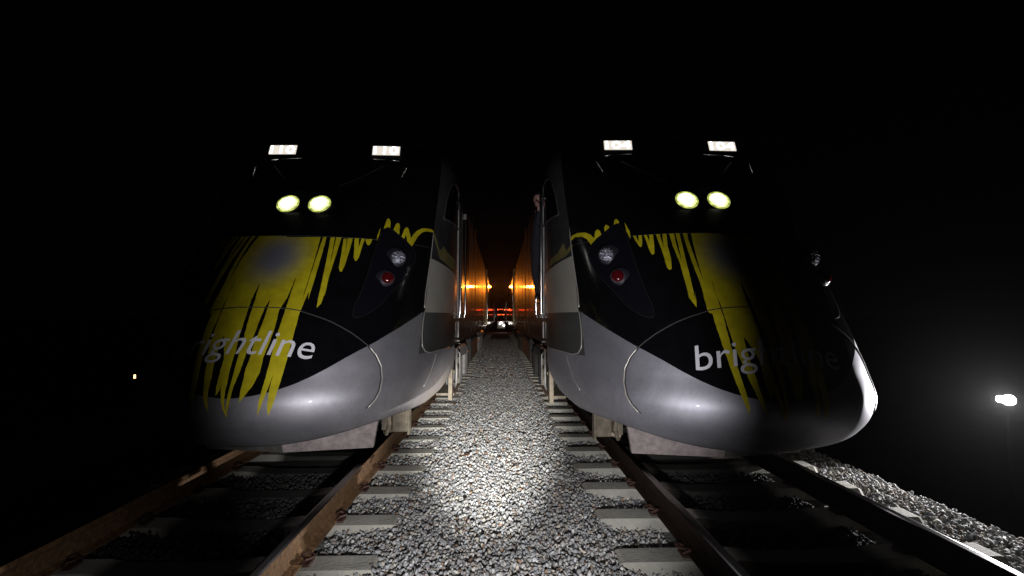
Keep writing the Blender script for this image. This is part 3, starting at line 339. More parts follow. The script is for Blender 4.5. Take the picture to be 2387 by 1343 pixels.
# ------------------------------------------------------------------ locomotive
BODY0, BODY1 = 5.0, 15.0
def locomotive(x0, d0, near, number, label, dusty):
    root = empty('locomotive', (x0, d0, 0)); tag(root, label, 'locomotive')
    silver = M['silver_dusty'] if dusty else M['silver']
    # --- nose shell: lower cowl (z zb..1.04) and upper cowl (1.04..roof)
    ac = [i / 40 * 1.0 for i in range(41)]
    def cols(side_ds):
        return ac, side_ds
    V = []; F = []; fm = []
    def zb(b):
        return lerp_tab([(0, .335), (.1, .345), (.2, .38), (.3, .42), (.4, .465), (.5, .50), (.7, .54), (.85, .64), (1.0, .80), (1.2, .95)], b)
    low_a = [-x for x in reversed([1.05] + ac[::-1][:0] + [])]
    la = [-1.06] + [-a for a in ac[::-1]] + ac[1:] + [1.06]
    nr = 34; base = len(V)
    for a in la:
        z0 = zb(abs(a))
        # rolled lip inwards
        n = Pn(a, z0, -0.10); V.append((n.x, n.y, z0 + 0.10)); n = Pn(a, z0, -0.05); V.append((n.x, n.y, z0 + 0.015))
        for j in range(nr + 1): V.append(P(a, z0 + (1.04 - z0) * (j / nr)))
    r = nr + 3
    for i in range(len(la) - 1):
        for j in range(r - 1): F.append((base + i * r + j, base + (i + 1) * r + j, base + (i + 1) * r + j + 1, base + i * r + j + 1)); fm.append(0)
    zr = sorted(set([round(1.04 + 0.0344 * k, 4) for k in range(0, 90) if 1.04 + 0.0344 * k < 4.12] + [1.45, 1.62, 2.06, 3.05, 4.12, 4.15]))
    sd = [2.75, 2.78, 3.10, 3.45, 3.48, 4.2, BODY0]
    ua = [('s', -k) for k in range(len(sd), 0, -1)] + [('c', -a) for a in ac[::-1]] + [('c', a) for a in ac[1:]] + [('s', k) for k in range(1, len(sd) + 1)]
    base = len(V)
    for kind, k in ua:
        for z in zr:
            if kind == 'c': V.append(P(k, z))
            else:
                end = ftip(z) + fl(z); d = max(sd[abs(k) - 1], end + 0.002 * abs(k)); V.append(P(math.copysign(1 + d - end, k), z))
    r = len(zr)
    for i in range(len(ua) - 1):
        for j in range(r - 1):
            k0, k1 = ua[i], ua[i + 1]
            ks = sorted([abs(k0[1]), abs(k1[1])]) if k0[0] == k1[0] == 's' else None
            door = ks is not None and ks[0] >= 2 and ks[1] <= 4 and 1.62 <= zr[j] < 3.04
            if door: continue
            F.append((base + i * r + j, base + (i + 1) * r + j, base + (i + 1) * r + j + 1, base + i * r + j + 1))
            am = 2.0 if 's' in (k0[0], k1[0]) else max(abs(k0[1]), abs(k1[1]))
            z = zr[j]
            fm.append(0 if am < 0.63 else (1 if z < 1.449 else (2 if z < 2.05 and am > 1.5 else 3)))
    mesh_obj('nose_shell', V, F, [silver, M['dark_panel'], M['panel'], M['mask_side']], root, True, fm)
    # --- black mask over the front
    A = [-.636 + 1.272 * i / 72 for i in range(73)]
    V, F = grid_patch(A, lambda a: (lerp_tab(SIL, abs(a)), 2.195 if abs(a) < .33 else 2.195), 40, 0.003)
    mesh_obj('lower_mask', V, F, M['black'], root, True)
    def mask_top(a): return 4.1
    V, F = grid_patch(A, lambda a: (2.195, 4.10), 60, 0.008)
    mesh_obj('upper_mask', V, F, M['black'], root, True)
    # --- side panel and its upper edge
    for sg in (-1, 1):
        A = [sg * (.638 + .362 * i / 18) for i in range(19)]
        V, F = grid_patch(A, lambda a: (1.452, 2.075 - 0.115 * min(1, (abs(a) - .638) / .3)), 12, 0.003)
        mesh_obj('side_panel', V, F, M['panel'], root, True)
    # --- yellow rays and graph line
    Vy = []; Fy = []
    for t, sg in (('L', 1), ('R', -1)):
        for k, poly in LIVERY[t].items():
            if k == 'side_line': continue
            p = clip(poly, sg) if k == 'main' else poly
            v, f = decal_mesh(p, 0.0115 if k[0] == 'k' or k == 'sliver' else 0.0065); b = len(Vy); Vy += v; Fy += [tuple(i + b for i in q) for q in f]
    mesh_obj('yellow_rays', Vy, Fy, M['yellow'], root, True)
    for t, sg in (('L', 1), ('R', -1)):
        v, f = decal_mesh(LIVERY[t]['side_line'], 0.006); o = mesh_obj('yellow_side_line', v, f, M['yellow_side'], root, True)
    # --- lettering
    V, F = text_mesh('brightline', 1.0)
    xs = [v[0] for v in V]; x0_, x1_ = min(xs), max(xs)
    aa = [i / 400 for i in range(200)]; arc = [0.0]
    for i in range(1, len(aa)): arc.append(arc[-1] + (P(aa[i], 1.12) - P(aa[i - 1], 1.12)).length)
    tdz = .03 if dusty else -.035
    s_l, s_r = -np.interp(.200, aa, arc), np.interp(.196, aa, arc)
    asc = max(v[1] for v in V)
    V2 = []
    for x, y, _ in V:
        s = s_l + (x - x0_) / (x1_ - x0_) * (s_r - s_l); a = math.copysign(np.interp(abs(s), arc, aa), s)
        V2.append(Pn(a + .012 * (y / asc - .3), 1.075 + tdz - .055 * (s / .58) ** 2 + y / asc * 0.185, 0.0095))
    mesh_obj('lettering', V2, F, M['white'], root, False)
    # --- nose hatch seam, both halves in one line
    hp = [(0, 1.484), (.04, 1.482), (.08, 1.474), (.12, 1.457), (.156, 1.427), (.195, 1.395), (.229, 1.362), (.268, 1.315), (.308, 1.262), (.348, 1.20), (.383, 1.14), (.416, 1.065), (.442, .97), (.452, .862), (.447, .765), (.433, .70), (.405, .63), (.36, .56), (.30, .50)]
    def seamtube(pts, r_, off, name, m):
        mb = MB(); q = []
        for i in range(len(pts) - 1):
            for k in range(4):
                t = k / 4; q.append(Pn(pts[i][0] + (pts[i+1][0] - pts[i][0]) * t, pts[i][1] + (pts[i+1][1] - pts[i][1]) * t, off))
        q.append(Pn(*pts[-1], off)); mb.tube(q, r_, 6); return mb.build(name, m, root, True)
    full = [(-a, z) for a, z in hp[::-1]] + hp[1:]
    for sl in (full[8:29],): seamtube(sl, 0.006, 0.004, 'hatch_seam', M['seam_soft'])
    for sg in (-1, 1):
        seamtube([(sg * a, z) for a, z in hp[10:17]], 0.0075, 0.003, 'hatch_bead', M['bead']); seamtube([(sg * (a - .006), z) for a, z in hp[10:17]], 0.004, 0.004, 'hatch_gap', M['seam'])
        seamtube([(sg * a, z) for a, z in [(.636, 1.47), (.631, 1.35), (.632, 1.23), (.642, 1.11), (.665, 1.055), (.70, 1.037), (.78, 1.046), (.9, 1.046)]], 0.0055, 0.003, 'panel_seam', M['bead'])
        seamtube([(sg * a, z) for a, z in [(.635, 2.41), (.642, 2.3), (.643, 2.1), (.638, 1.94), (.634, 1.79), (.63, 1.65), (.632, 1.5)]], 0.006, 0.004, 'mask_edge', M['bead'])
        seamtube([(sg * a, z) for a, z in [(.76, 1.03), (.74, .93), (.71, .82), (.67, .72)]], 0.004, 0.002, 'skirt_seam', M['bead'])
    # --- lamp pods
    pod = [(.345,2.325),(.361,2.352),(.385,2.335),(.414,2.293),(.445,2.25),(.477,2.21),(.51,2.155),(.53,2.10),(.54,2.05),(.538,1.99),(.521,1.88),(.493,1.779),(.461,1.69),(.43,1.60),(.402,1.514),(.371,1.452),(.345,1.412),(.325,1.395),(.308,1.395),(.299,1.42),(.302,1.515),(.316,1.61),(.326,1.75),(.333,1.9),(.336,2.05),(.337,2.2)]
    for sg in (-1, 1):
        pts = []
        for i in range(len(pod)):
            p, q = pod[i], pod[(i + 1) % len(pod)]
            for k in range(3): pts.append((sg * (p[0] + (q[0] - p[0]) * k / 3), p[1] + (q[1] - p[1]) * k / 3))
        v, f = decal_mesh(pts, 0.014); n0 = len(v)
        o = mesh_obj('lamp_pod', v, f, M['pod'], root, True)
        loop = [Pn(a, z, 0.012) for a, z in pts]; MB().tube(loop + [loop[0]], 0.005, 6).build('pod_rim', M['rubber'], o, True)
        for (a, z, rad, kind) in ((.442, 2.0, .072, 'white'), (.410, 1.765, .060, 'red')):
            mw = frame(sg * a, z, 0.045, 0.5)
            mb = MB(); mb.cyl((0, 0, -0.03), (0, 0, 0.004), rad * 1.5, rad * 1.42, 32); mb.build('lamp_bowl', M['bowl'], o, True, mw @ Matrix.Translation((sg * -0.025, 0, 0)))
            if kind == 'white':
                mb = MB(); mb.cyl((0, 0, 0.0), (0, 0, 0.010), rad, rad * .96, 32, 0)
                for ring, cnt in ((0.30, 1), (0.45, 5), (0.8, 9)):
                    for i in range(cnt):
                        t = 2 * math.pi * i / cnt + ring; rr = rad * ring * (1 if cnt > 1 else 0.2)
                        mb.dome((math.cos(t) * rr, math.sin(t) * rr, 0.010), 0.0125, 0.009, 10, 4, 1)
                mb.build('white_lamp', [M['led_back'], M['led']], o, True, mw)
            else:
                mb = MB(); mb.cyl((0, 0, -0.01), (0, 0, 0.008), rad * 1.08, rad * 1.08, 32, 1); mb.dome((0, 0, 0.008), rad, rad * .5, 32, 8, 0)
                mb.build('red_lamp', [M['red'], M['ring']], o, True, mw)
    # --- headlights
    for sx in (-1, 1):
        z = 2.575; a = 0.0
        s = sx * 0.165
        lo, hi = 0, .5
        for _ in range(30):
            mid = (lo + hi) / 2
            if P(mid, z).x < abs(s): lo = mid
            else: hi = mid
        mw = frame(sx * lo, z, 0.04, 0.38)
        mb = MB(); mb.cyl((0, 0, -.03), (0, 0, .006), .135, .130, 36); h = mb.build('headlight', M['rubber'], root, True, mw)
        mb = MB(); mb.cyl((0, 0, .006), (0, 0, .009), .118, .112, 36, 0); mb.cyl((0, 0, .009), (0, 0, .012), .098, .092, 36, 1); mb.dome((0.0, 0.012, .012), .072, .012, 24, 4, 2)
        mb.build('headlight_lens', [M['hl_rim'], M['hl_mid'], M['hl_core']], h, True)
    # --- number boards
    for sx in (-1, 1):
        z = 3.45; lo, hi = 0, .6
        for _ in range(30):
            mid = (lo + hi) / 2
            if P(mid, z).x < .64: lo = mid
            else: hi = mid
        mw = frame(sx * lo, z, 0.07, 0.62)
        mb = MB(); W2, H2 = .17, .068
        mb.box((0, 0, -0.02), (W2 * 2 + .05, H2 * 2 + .05, .05), 0, bev=0.01); nb = mb.build('number_board', M['rubber'], root, False, mw)
        mb = MB(); mb.box((0, 0, 0.006), (W2 * 2, H2 * 2, .012), 0, bev=.0055); mb.build('number_glass', M['num_bg'], nb)
        V, F = text_mesh(number, 0.19); xs = [v[0] for v in V]; ys = [v[1] for v in V]; cx, cy = (min(xs) + max(xs)) / 2, (min(ys) + max(ys)) / 2
        ks = 0.30 / (max(xs) - min(xs))
        V = [((v[0] - cx) * ks, (v[1] - cy) * .8, 0.0145) for v in V]
        par = list(range(len(V)))
        def find(i):
            while par[i] != i: i = par[i]
            return i
        for f in F:
            for q in f[1:]: par[find(q)] = find(f[0])
        for rt in sorted(set(find(f[0]) for f in F), key=lambda r_: V[r_][0]):
            ff = [f for f in F if find(f[0]) == rt]; idx = sorted({q for f in ff for q in f}); mp = {q: k_ for k_, q in enumerate(idx)}
            mesh_obj('digit', [V[q] for q in idx], [tuple(mp[q] for q in f) for f in ff], M['num_fg'], nb)
        mb = MB(); mb.box((-sx * .30, -.10, 0.0), (.03, .03, .04), 0); mb.build('marker_stud', M['chrome'], nb)
    # --- windshield with trim and wipers
    A = [-.30 + .60 * i / 30 for i in range(31)]
    V, F = grid_patch(A, lambda a: (2.86, 3.36), 12, 0.014); ws = mesh_obj('windshield', V, F, M['glass'], root, True)
    for sg in (-1, 1):
        q = [Pn(sg * (.322 + .022 * k / 8), 3.07 + .24 * k / 8, 0.012) for k in range(9)]
        MB().tube(q, 0.005, 6).build('windshield_trim', M['chrome'], ws, True)
        q = [Pn(sg * .06, 2.87, .03), Pn(sg * .12, 3.0, .035), Pn(sg * .2, 3.22, .03)]
        MB().tube(q, 0.008, 6).build('wiper', M['rubber'], ws, True)
    # --- cab side windows
    for sg in (-1, 1):
        pts = [(.72, 2.62), (.74, 2.9), (.80, 3.14), (.9, 3.2), (1.12, 3.2), (1.12, 2.62)]
        pp = []
        for i in range(len(pts)):
            p, q = pts[i], pts[(i + 1) % len(pts)]
            for k in range(6): pp.append((sg * (p[0] + (q[0] - p[0]) * k / 6), p[1] + (q[1] - p[1]) * k / 6))
        v, f = decal_mesh(pp, 0.006); o = mesh_obj('side_window', v, f, M['glass'], root, True)
        loop = [Pn(a, z, 0.008) for a, z in pp]; MB().tube(loop + [loop[0]], 0.009, 6).build('window_frame', M['roof'], o, True)
    # --- cab door recess, handrails, steps
    for sg in (-1, 1):
        mb = MB(); x_in = sg * 1.12; x_out = sg * 1.495
        for (c, d) in (((sg * 1.10, 3.115, 2.33), (.02, .72, 1.46)), ((sg * 1.30, 2.765, 2.33), (.40, .02, 1.46)), ((sg * 1.30, 3.465, 2.33), (.40, .02, 1.46)), ((sg * 1.30, 3.115, 1.60), (.40, .70, .02)), ((sg * 1.30, 3.115, 3.06), (.40, .70, .02))): mb.box(c, d)
        door = mb.build('cab_door', M['roof'], root)
        mb = MB(); mb.box((sg * 1.50, 3.115, 1.615), (.10, .70, .03), bev=.006); mb.build('door_sill', M['steel'], door)
        mb = MB(); mb.box((sg * 1.115, 3.115, 2.62), (.012, .42, .55), bev=.004); mb.build('door_window', M['glass'], door)
        for (d, z0, z1) in ((2.66, 1.40, 3.0), (3.54, 1.40, 2.92)):
            pts = [(sg * 1.46, d, z0 + .0), (sg * 1.525, d, z0 + .0), (sg * 1.545, d, z0 + .05), (sg * 1.545, d, z1 - .05), (sg * 1.525, d, z1), (sg * 1.46, d, z1)]
            MB().tube(pts, .0165, 8).build('handrail', M['chrome'], root, True)
        mb = MB(); mb.box((sg * 1.505, 2.735, 2.15), (.02, .035, 1.5), bev=.005); mb.build('door_post', M['steel'], root)
        MB().cyl((sg * 1.49, 2.70, 1.08), (sg * 1.535, 2.70, 1.08), .014).build('bolt', M['steel'], root); MB().box((sg * 1.515, 2.70, 1.235), (.02, .02, .22), bev=.004).build('latch_bar', M['steel'], root); MB().box((sg * 1.5, 2.52, 1.28), (.012, .05, .11), bev=.003).build('side_latch', M['steel'], root)
        # step frame under the door
        mb = MB()
        prof = [(2.42, 1.0), (2.50, 1.02), (2.56, 1.02), (2.56, .36), (2.52, .33), (2.40, .33), (2.38, .40), (2.40, .66), (2.43, .78)]
        mb.prism([(p[0], p[1]) for p in prof], sg * 1.42, sg * 1.47, 0, ax=0)
        mb.prism([(3.52, 1.0), (3.62, 1.0), (3.60, .36), (3.50, .33)], sg * 1.42, sg * 1.47, 0, ax=0)
        for zz in (.38, .68, .97): mb.box((sg * 1.36, 3.02, zz), (.24, .92, .03))
        mb.build('step_ladder', M['dusty_steel'], root)
        MB().tube([(sg * 1.50, 2.64, .98), (sg * 1.50, 2.64, .52), (sg * 1.48, 2.66, .46)], .016).build('step_rail', M['steel'], root, True)
        MB().tube([(sg * 1.50, 2.80, .93), (sg * 1.53, 2.80, .90), (sg * 1.53, 2.80, .5)], .012).build('step_rail', M['steel'], root, True)
    # --- snow plow
    mb = MB(); V = []
    for y_off in (0.0, 0.04):
        for s_, d_ in ((-.82, 1.10), (0, .95), (.82, 1.10)):
            for z_, k in ((.10, 0), (.52, -.14)): V.append((s_ * (1 + .12 * (z_ > .3)), d_ + y_off + k, z_))
    F = [(0, 2, 3, 1), (2, 4, 5, 3), (6, 7, 9, 8), (8, 9, 11, 10), (0, 6, 8, 2), (2, 8, 10, 4), (0, 1, 7, 6), (4, 10, 11, 5), (1, 3, 9, 7), (3, 5, 11, 9)]
    fmm = [0, 1, 0, 1, 0, 1, 0, 1, 0, 1] if not dusty else [1, 0, 1, 0, 1, 0, 1, 0, 1, 0]  # half towards the gap pale, outer half darker
    mesh_obj('snow_plow', V, F, [M['plow'], M['plow_outer']], root, False, fmm)
    for sg in (-1, 1):
        mb = MB(); mb.box((sg * 1.03, 1.45, .34), (.16, .22, .30), 0, bev=.015); mb.box((sg * 1.12, 1.40, .33), (.02, .10, .34)); mb.cyl((sg * 1.0, 1.5, .2), (sg * .8, 1.65, .12), .025); mb.build('sand_box', M['dusty_steel'], root)
        mb = MB(); mb.tube([(sg * .92, 1.2, .52), (sg * .95, 1.22, .3), (sg * .9, 1.3, .18)], .02); mb.box((sg * .9, 1.34, .33), (.08, .14, .2)); mb.build('plow_bracket', M['dusty_steel'], root)
    # --- bogies
    def bogie(y):
        b = empty('bogie', (0, y, 0)); b.parent = root; b.name = 'bogie'
        for sg in (-1, 1):
            mb = MB(); mb.prism([(-1.75, .50), (-1.75, .72), (-.7, .80), (-.5, .62), (.5, .62), (.7, .80), (1.75, .72), (1.75, .50), (.8, .42), (-.8, .42)], sg * 1.18, sg * 1.30, 0, ax=0)
            mb.box((sg * 1.34, -1.35, .50), (.14, .42, .36), 0, bev=.03); mb.box((sg * 1.34, 1.35, .50), (.14, .42, .36), 0, bev=.03)
            mb.cyl((sg * 1.34, -.62, .30), (sg * 1.34, -.62, .78), .11, n=14); mb.cyl((sg * 1.34, .62, .30), (sg * 1.34, .62, .78), .11, n=14)
            mb.cyl((sg * 1.30, -1.9, .84), (sg * 1.46, -.9, .88), .10, n=14); mb.box((sg * 1.38, .1, .86), (.10, .9, .14), 0, bev=.02)
            mb.build('bogie_frame', M['steel'] if dusty else M['under'], b)
            for yy in (-1.35, 1.35):
                mb = MB(); mb.cyl((sg * .70, yy, .52), (sg * .84, yy, .52), .51, n=40); mb.cyl((sg * .66, yy, .52), (sg * .70, yy, .52), .545, n=40); mb.build('wheel', M['under'], b, False)
        for yy in (-1.35, 1.35): MB().cyl((-.7, yy, .52), (.7, yy, .52), .09).build('axle', M['under'], b)
    bogie(4.9); bogie(12.6)
    # --- long body behind the cab
    prof_z = [1.0, 1.12, 1.45, 2.06, 2.6, 3.1, 3.5, 3.68, 3.8, 3.92, 4.0, 4.08, 4.12, 4.15]
    V = []; F = []; fm = []
    for y in np.linspace(BODY0, BODY1, 21):
        for sg in (-1, 1):
            for z in prof_z: V.append((sg * (fw(z) if z < 4.12 else (.7 if z < 4.14 else .45)), y, z))
    k = len(prof_z)
    for i in range(20):
        for s_ in (0, 1):
            for j in range(k - 1):
                a0 = (i * 2 + s_) * k + j; a1 = ((i + 1) * 2 + s_) * k + j; F.append((a0, a1, a1 + 1, a0 + 1)); fm.append(1 if prof_z[j] < 1.44 else (0 if prof_z[j] < 3.5 else 2))
        a0 = (i * 2) * k; F.append((a0 + k - 1, a0 + 2 * k - 1, a0 + 4 * k - 1, a0 + 3 * k - 1)); fm.append(2)
        F.append((a0, a0 + k, a0 + 3 * k, a0 + 2 * k)); fm.append(2)
    e = 20 * 2 * k; F.append(tuple(range(e, e + k)) + tuple(range(e + 2 * k - 1, e + k - 1, -1))); fm.append(2)
    mesh_obj('engine_body', V, F, [M['body_side'], M['dark_panel'], M['roof']], root, False, fm)
    for sg in (-1, 1):
        for d, wd in ((5.9, .02), (8.6, .02), (11.4, .02), (14.2, .02), (7.2, .34)):
            MB().box((sg * 1.502, d, 2.3), (.005, wd, 2.4)).build('body_seam' if wd < .1 else 'engine_room_grille', M['seam'], root)
        MB().tube([(sg * 1.5, 14.75, 1.1), (sg * 1.55, 14.75, 1.13), (sg * 1.55, 14.75, 3.3), (sg * 1.5, 14.75, 3.34)], .03).build('end_handrail', M['cream'], root, True)
        MB().tube([(sg * 1.5, 14.45, 1.3), (sg * 1.55, 14.45, 1.34), (sg * 1.55, 14.45, 3.1), (sg * 1.5, 14.45, 3.14)], .02).build('end_handrail', M['cream'], root, True)
        mb = MB(); mb.box((sg * 1.15, 9.0, .62), (.5, 3.2, .56), 0, bev=.04); mb.build('fuel_tank', M['under'], root)
        mb = MB(); mb.box((sg * 1.52, 3.70, 3.02), (.05, .04, .09), 0, bev=.008); mb.build('corner_light', M['steel'], root)
    MB().box((0, 10, 4.2), (1.2, 6.5, .14), 0, bev=.04).build('roof_fans', M['roof'], root)
    return root

LX, LD, RX, RD = -2.09, 3.58, 2.085, 3.32
locoL = locomotive(LX, LD, 1, '110', 'silver and black locomotive with yellow rays, number board 110, on the left track', True)
locoR = locomotive(RX, RD, -1, '104', 'silver and black locomotive with yellow rays, number board 104, on the right track', False)

# ------------------------------------------------------------------ coaches
def coach(x0, d0, length, label):
    root = empty('passenger_coach', (x0, d0, 0)); tag(root, label, 'railway coach', 'coaches standing behind the two locomotives')
    prof = [(1.46, .92), (1.5, 1.05), (1.5, 3.2), (1.46, 3.45), (1.3, 3.75), (.95, 3.98), (.4, 4.08)]
    full = prof + [(-x, z) for x, z in prof[::-1]]; n = len(full); V = []; F = []; fm = []
    for y in (0, length):
        for x, z in full: V.append((x, y, z))
    for i in range(n):
        F.append((i, (i + 1) % n, n + (i + 1) % n, n + i)); fm.append(0 if abs(full[i][0]) > 1.4 and abs(full[(i + 1) % n][0]) > 1.4 else 1)
    F += [tuple(range(n)), tuple(range(2 * n - 1, n - 1, -1))]; fm += [1, 1]
    mesh_obj('coach_body', V, F, [M['body_side'], M['roof']], root, False, fm)
    for sg in (-1, 1):
        for k in range(8):
            mb = MB(); mb.box((sg * 1.503, 3.6 + k * (length - 7.2) / 7, 2.25), (.012, 1.7, .8), bev=.004); mb.build('window', M['glass'], root)
        for yy in (1.1, length - 1.1):
            mb = MB(); mb.box((sg * 1.50, yy, 2.15), (.02, .85, 2.0), bev=.005); dd = mb.build('door', M['dark_panel'], root)
            mb = MB(); mb.tube([(sg * 1.5, yy - .55, 1.3), (sg * 1.54, yy - .55, 1.34), (sg * 1.54, yy - .55, 2.9), (sg * 1.5, yy - .55, 2.94)], .015); mb.build('handrail', M['chrome'], root, True)
    for yy in (3.2, length - 3.2):
        bo = MB().box((0, yy, .62), (2.1, .5, .2), bev=.02).build('bogie', M['under'], root)
        for sg in (-1, 1):
            MB().box((sg * 1.1, yy, .52), (.14, 3.2, .24), bev=.02).box((sg * 1.19, yy, .6), (.12, .8, .4), bev=.03).build('bogie_frame', M['under'], bo)
            for q in (-1.25, 1.25): MB().cyl((sg * .70, yy + q, .46), (sg * .84, yy + q, .46), .45, n=28).build('wheel', M['under'], bo)
    MB().box((0, -.3, 2.0), (1.3, .66, 2.3), bev=.05).build('gangway', M['rubber'], root)
    return root
for x0, d0, nm in ((LX, LD + BODY1 + .8, 'left'), (RX, RD + BODY1 + .8, 'right')):
    c1 = coach(x0, d0, 25.9, 'dark coach coupled right behind the locomotive on the %s track, amber side lamp lit' % nm)
    coach(x0, d0 + 26.7, 25.9, 'second coach behind the locomotive on the %s track, far down the gap' % nm)
    sg = 1 if x0 < 0 else -1
    yy = 24.5 - d0
    mb = MB(); mb.box((sg * 1.52, yy, 3.04), (.05, .16, .12), bev=.01); lm = mb.build('side_lamp', M['rubber'], c1)
    MB().dome((0, 0, 0), .05, .05, 16, 5).build('amber_lens', M['amber'], lm, True, Matrix.Translation((sg * 1.545, yy - .085, 3.04)) @ Matrix.Rotation(R(90), 4, 'X'))
    spot('amber_light', (x0 + sg * 1.62, 24.30, 3.04), (x0 + sg * 2.0, 20.0, 3.45), 620, 62, .7, (1, .25, .02), .05)

# ------------------------------------------------------------------ thin volume added to imitate lens bloom around the lamps
HZ = 0.00013
if HZ:
    hb = MB().box((0, 38, 2.0), (60, 100, 6.4)).build('bloom_haze', [], None); tag(hb, None, None, None, 'stuff')
    hm = bpy.data.materials.new('lamp bloom'); hm.use_nodes = True; hn = hm.node_tree; hn.nodes.remove(hn.nodes['Principled BSDF'])
    pv = hn.nodes.new('ShaderNodeVolumePrincipled'); pv.inputs['Density'].default_value = HZ; pv.inputs['Color'].default_value = (.9, .9, .9, 1); pv.inputs['Anisotropy'].default_value = .85
    hn.links.new(pv.outputs[0], hn.nodes['Material Output'].inputs['Volume']); hb.data.materials.append(hm)
# ------------------------------------------------------------------ rails
def rail(x, label, matl, y0=-1.0, y1=70):
    pr = [(-.075, -.186), (.075, -.186), (.075, -.176), (.02, -.160), (.0085, -.145), (.0085, -.06), (.02, -.045), (.0375, -.038), (.038, -.010), (.033, -.003), (.02, 0),
          (-.02, 0), (-.033, -.003), (-.038, -.010), (-.0375, -.038), (-.02, -.045), (-.0085, -.06), (-.0085, -.145), (-.02, -.160), (-.075, -.176)]
    n = len(pr); V = []; F = []; fm = []
    ys = [y0, 5, 12, 30, y1]
    for y in ys:
        for a, b in pr: V.append((a, y, b))
    for i in range(len(ys) - 1):
        for j in range(n):
            F.append((i * n + j, i * n + (j + 1) % n, (i + 1) * n + (j + 1) % n, (i + 1) * n + j)); fm.append(1 if j in (9, 10, 11) else 0)
    F += [tuple(range(n)), tuple(range(len(ys) * n - 1, len(ys) * n - n - 1, -1))]; fm += [0, 0]
    o = mesh_obj('rail', V, F, [matl, M['railtop']], None, False, fm); o.location = (x, 0, 0)
    tag(o, label, 'rail', 'rails of the two tracks'); return o
G = .752
rail(LX - G, 'far left rail, outer rail under the left locomotive', M['rust'])
rail(LX + G, 'sunlit brown rusty rail just left of the pale ballast strip'.replace('sunlit ', ''), M['rust'])
rail(RX - G, 'dark brown rail just right of the pale ballast strip', M['rust_dark'])
rail(RX + G, 'outer rail of the right track beside the ballast shoulder', M['rust_dark'])

# ------------------------------------------------------------------ ties with clips
def tie_mesh():
    # tapered section, shallower in the middle
    xs = [-1.30, -1.27, -.95, -.50, -.30, .30, .50, .95, 1.27, 1.30]; V = []; F = []
    for x in xs:
        top = -.190 if abs(x) > .45 else -.215
        hw = .105 if abs(x) > 1.29 else .112
        if abs(x) > 1.29: top -= .012
        V += [(x, -.142, -.40), (x, -hw - .026, top - .055), (x, -hw + .022, top), (x, hw - .022, top), (x, hw + .026, top - .055), (x, .142, -.40)]
    k = 6
    for i in range(len(xs) - 1):
        for j in range(k): F.append((i * k + j, (i + 1) * k + j, (i + 1) * k + (j + 1) % k, i * k + (j + 1) % k))
    F += [tuple(range(k)), tuple(range(len(xs) * k - 1, len(xs) * k - 1 - k, -1))]
    return V, F
tv, tf = tie_mesh()
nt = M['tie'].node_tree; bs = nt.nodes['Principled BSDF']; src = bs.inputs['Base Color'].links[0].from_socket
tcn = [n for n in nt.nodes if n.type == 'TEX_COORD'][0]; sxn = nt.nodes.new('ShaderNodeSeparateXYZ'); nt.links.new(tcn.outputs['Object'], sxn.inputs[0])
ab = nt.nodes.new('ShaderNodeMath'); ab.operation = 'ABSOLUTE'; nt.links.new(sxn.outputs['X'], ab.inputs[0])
mrr = nt.nodes.new('ShaderNodeMapRange'); mrr.inputs['From Min'].default_value = .40; mrr.inputs['From Max'].default_value = .52; mrr.inputs['To Min'].default_value = .07; nt.links.new(ab.outputs[0], mrr.inputs['Value'])  # tie middles: rail shade, with some grease, put into the colour
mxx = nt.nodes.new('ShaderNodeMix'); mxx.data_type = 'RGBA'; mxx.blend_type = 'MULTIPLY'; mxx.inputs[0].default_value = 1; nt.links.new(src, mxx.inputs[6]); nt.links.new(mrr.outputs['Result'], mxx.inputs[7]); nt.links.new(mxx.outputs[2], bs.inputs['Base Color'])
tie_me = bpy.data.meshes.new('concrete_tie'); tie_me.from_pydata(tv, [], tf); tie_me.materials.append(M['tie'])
def clip_mesh():
    mb = MB(); mb.box((0, 0, -.012), (.055, .10, .03), 0, bev=.006)
    pts = [(-.03, -.045, .012), (.02, -.05, .035), (.045, -.02, .03), (.02, .0, .02), (-.035, .005, .03), (-.045, .03, .04), (-.01, .05, .035), (.03, .045, .005)]
    mb.tube(pts, .0095, 6); me = bpy.data.meshes.new('rail_clip'); me.from_pydata(mb.v, [], mb.f); me.materials.append(M['clip']); return me
clip_me = clip_mesh()
# pad plates in the clip mesh share the same mesh for every clip
def tie(x, y, label, group, clips=True, dirty=False):
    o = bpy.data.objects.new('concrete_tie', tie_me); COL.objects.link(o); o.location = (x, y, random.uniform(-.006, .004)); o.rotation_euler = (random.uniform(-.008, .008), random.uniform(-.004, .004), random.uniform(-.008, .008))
    tag(o, label, 'railroad tie', group)
    if clips:
        for s_ in (-G, G):
            for e in (-1, 1):
                c = bpy.data.objects.new('rail_clip', clip_me); COL.objects.link(c); c.parent = o; c.location = (s_ + e * .092, 0.0, -.178); c.rotation_euler = (0, 0, 0 if e < 0 else math.pi)
    return o
# counted from the foot of the picture
ords = ['nearest', 'second nearest', 'third nearest', 'fourth nearest', 'fifth nearest', 'sixth nearest', 'seventh nearest', 'eighth nearest']
for tr, x, ph in (('left', LX, 3.10), ('right', RX, 3.145)):
    for k in range(-2, 66):
        y = ph + .617 * k
        if 0 <= k < 8:
            lab = 'concrete tie of the %s track, %s one whose end shows whole in the picture' % (tr, ords[k]); gp = None
        elif k < 0:
            lab = 'concrete tie of the %s track cut off at or below the bottom of the picture' % tr; gp = 'foremost ties of the %s track' % tr
        else:
            lab = 'small looking concrete tie alongside the train on the %s track, beyond the eight nearest' % tr; gp = 'distant ties of the %s track' % tr
        tie(x, y, lab, gp, clips=y < 9)

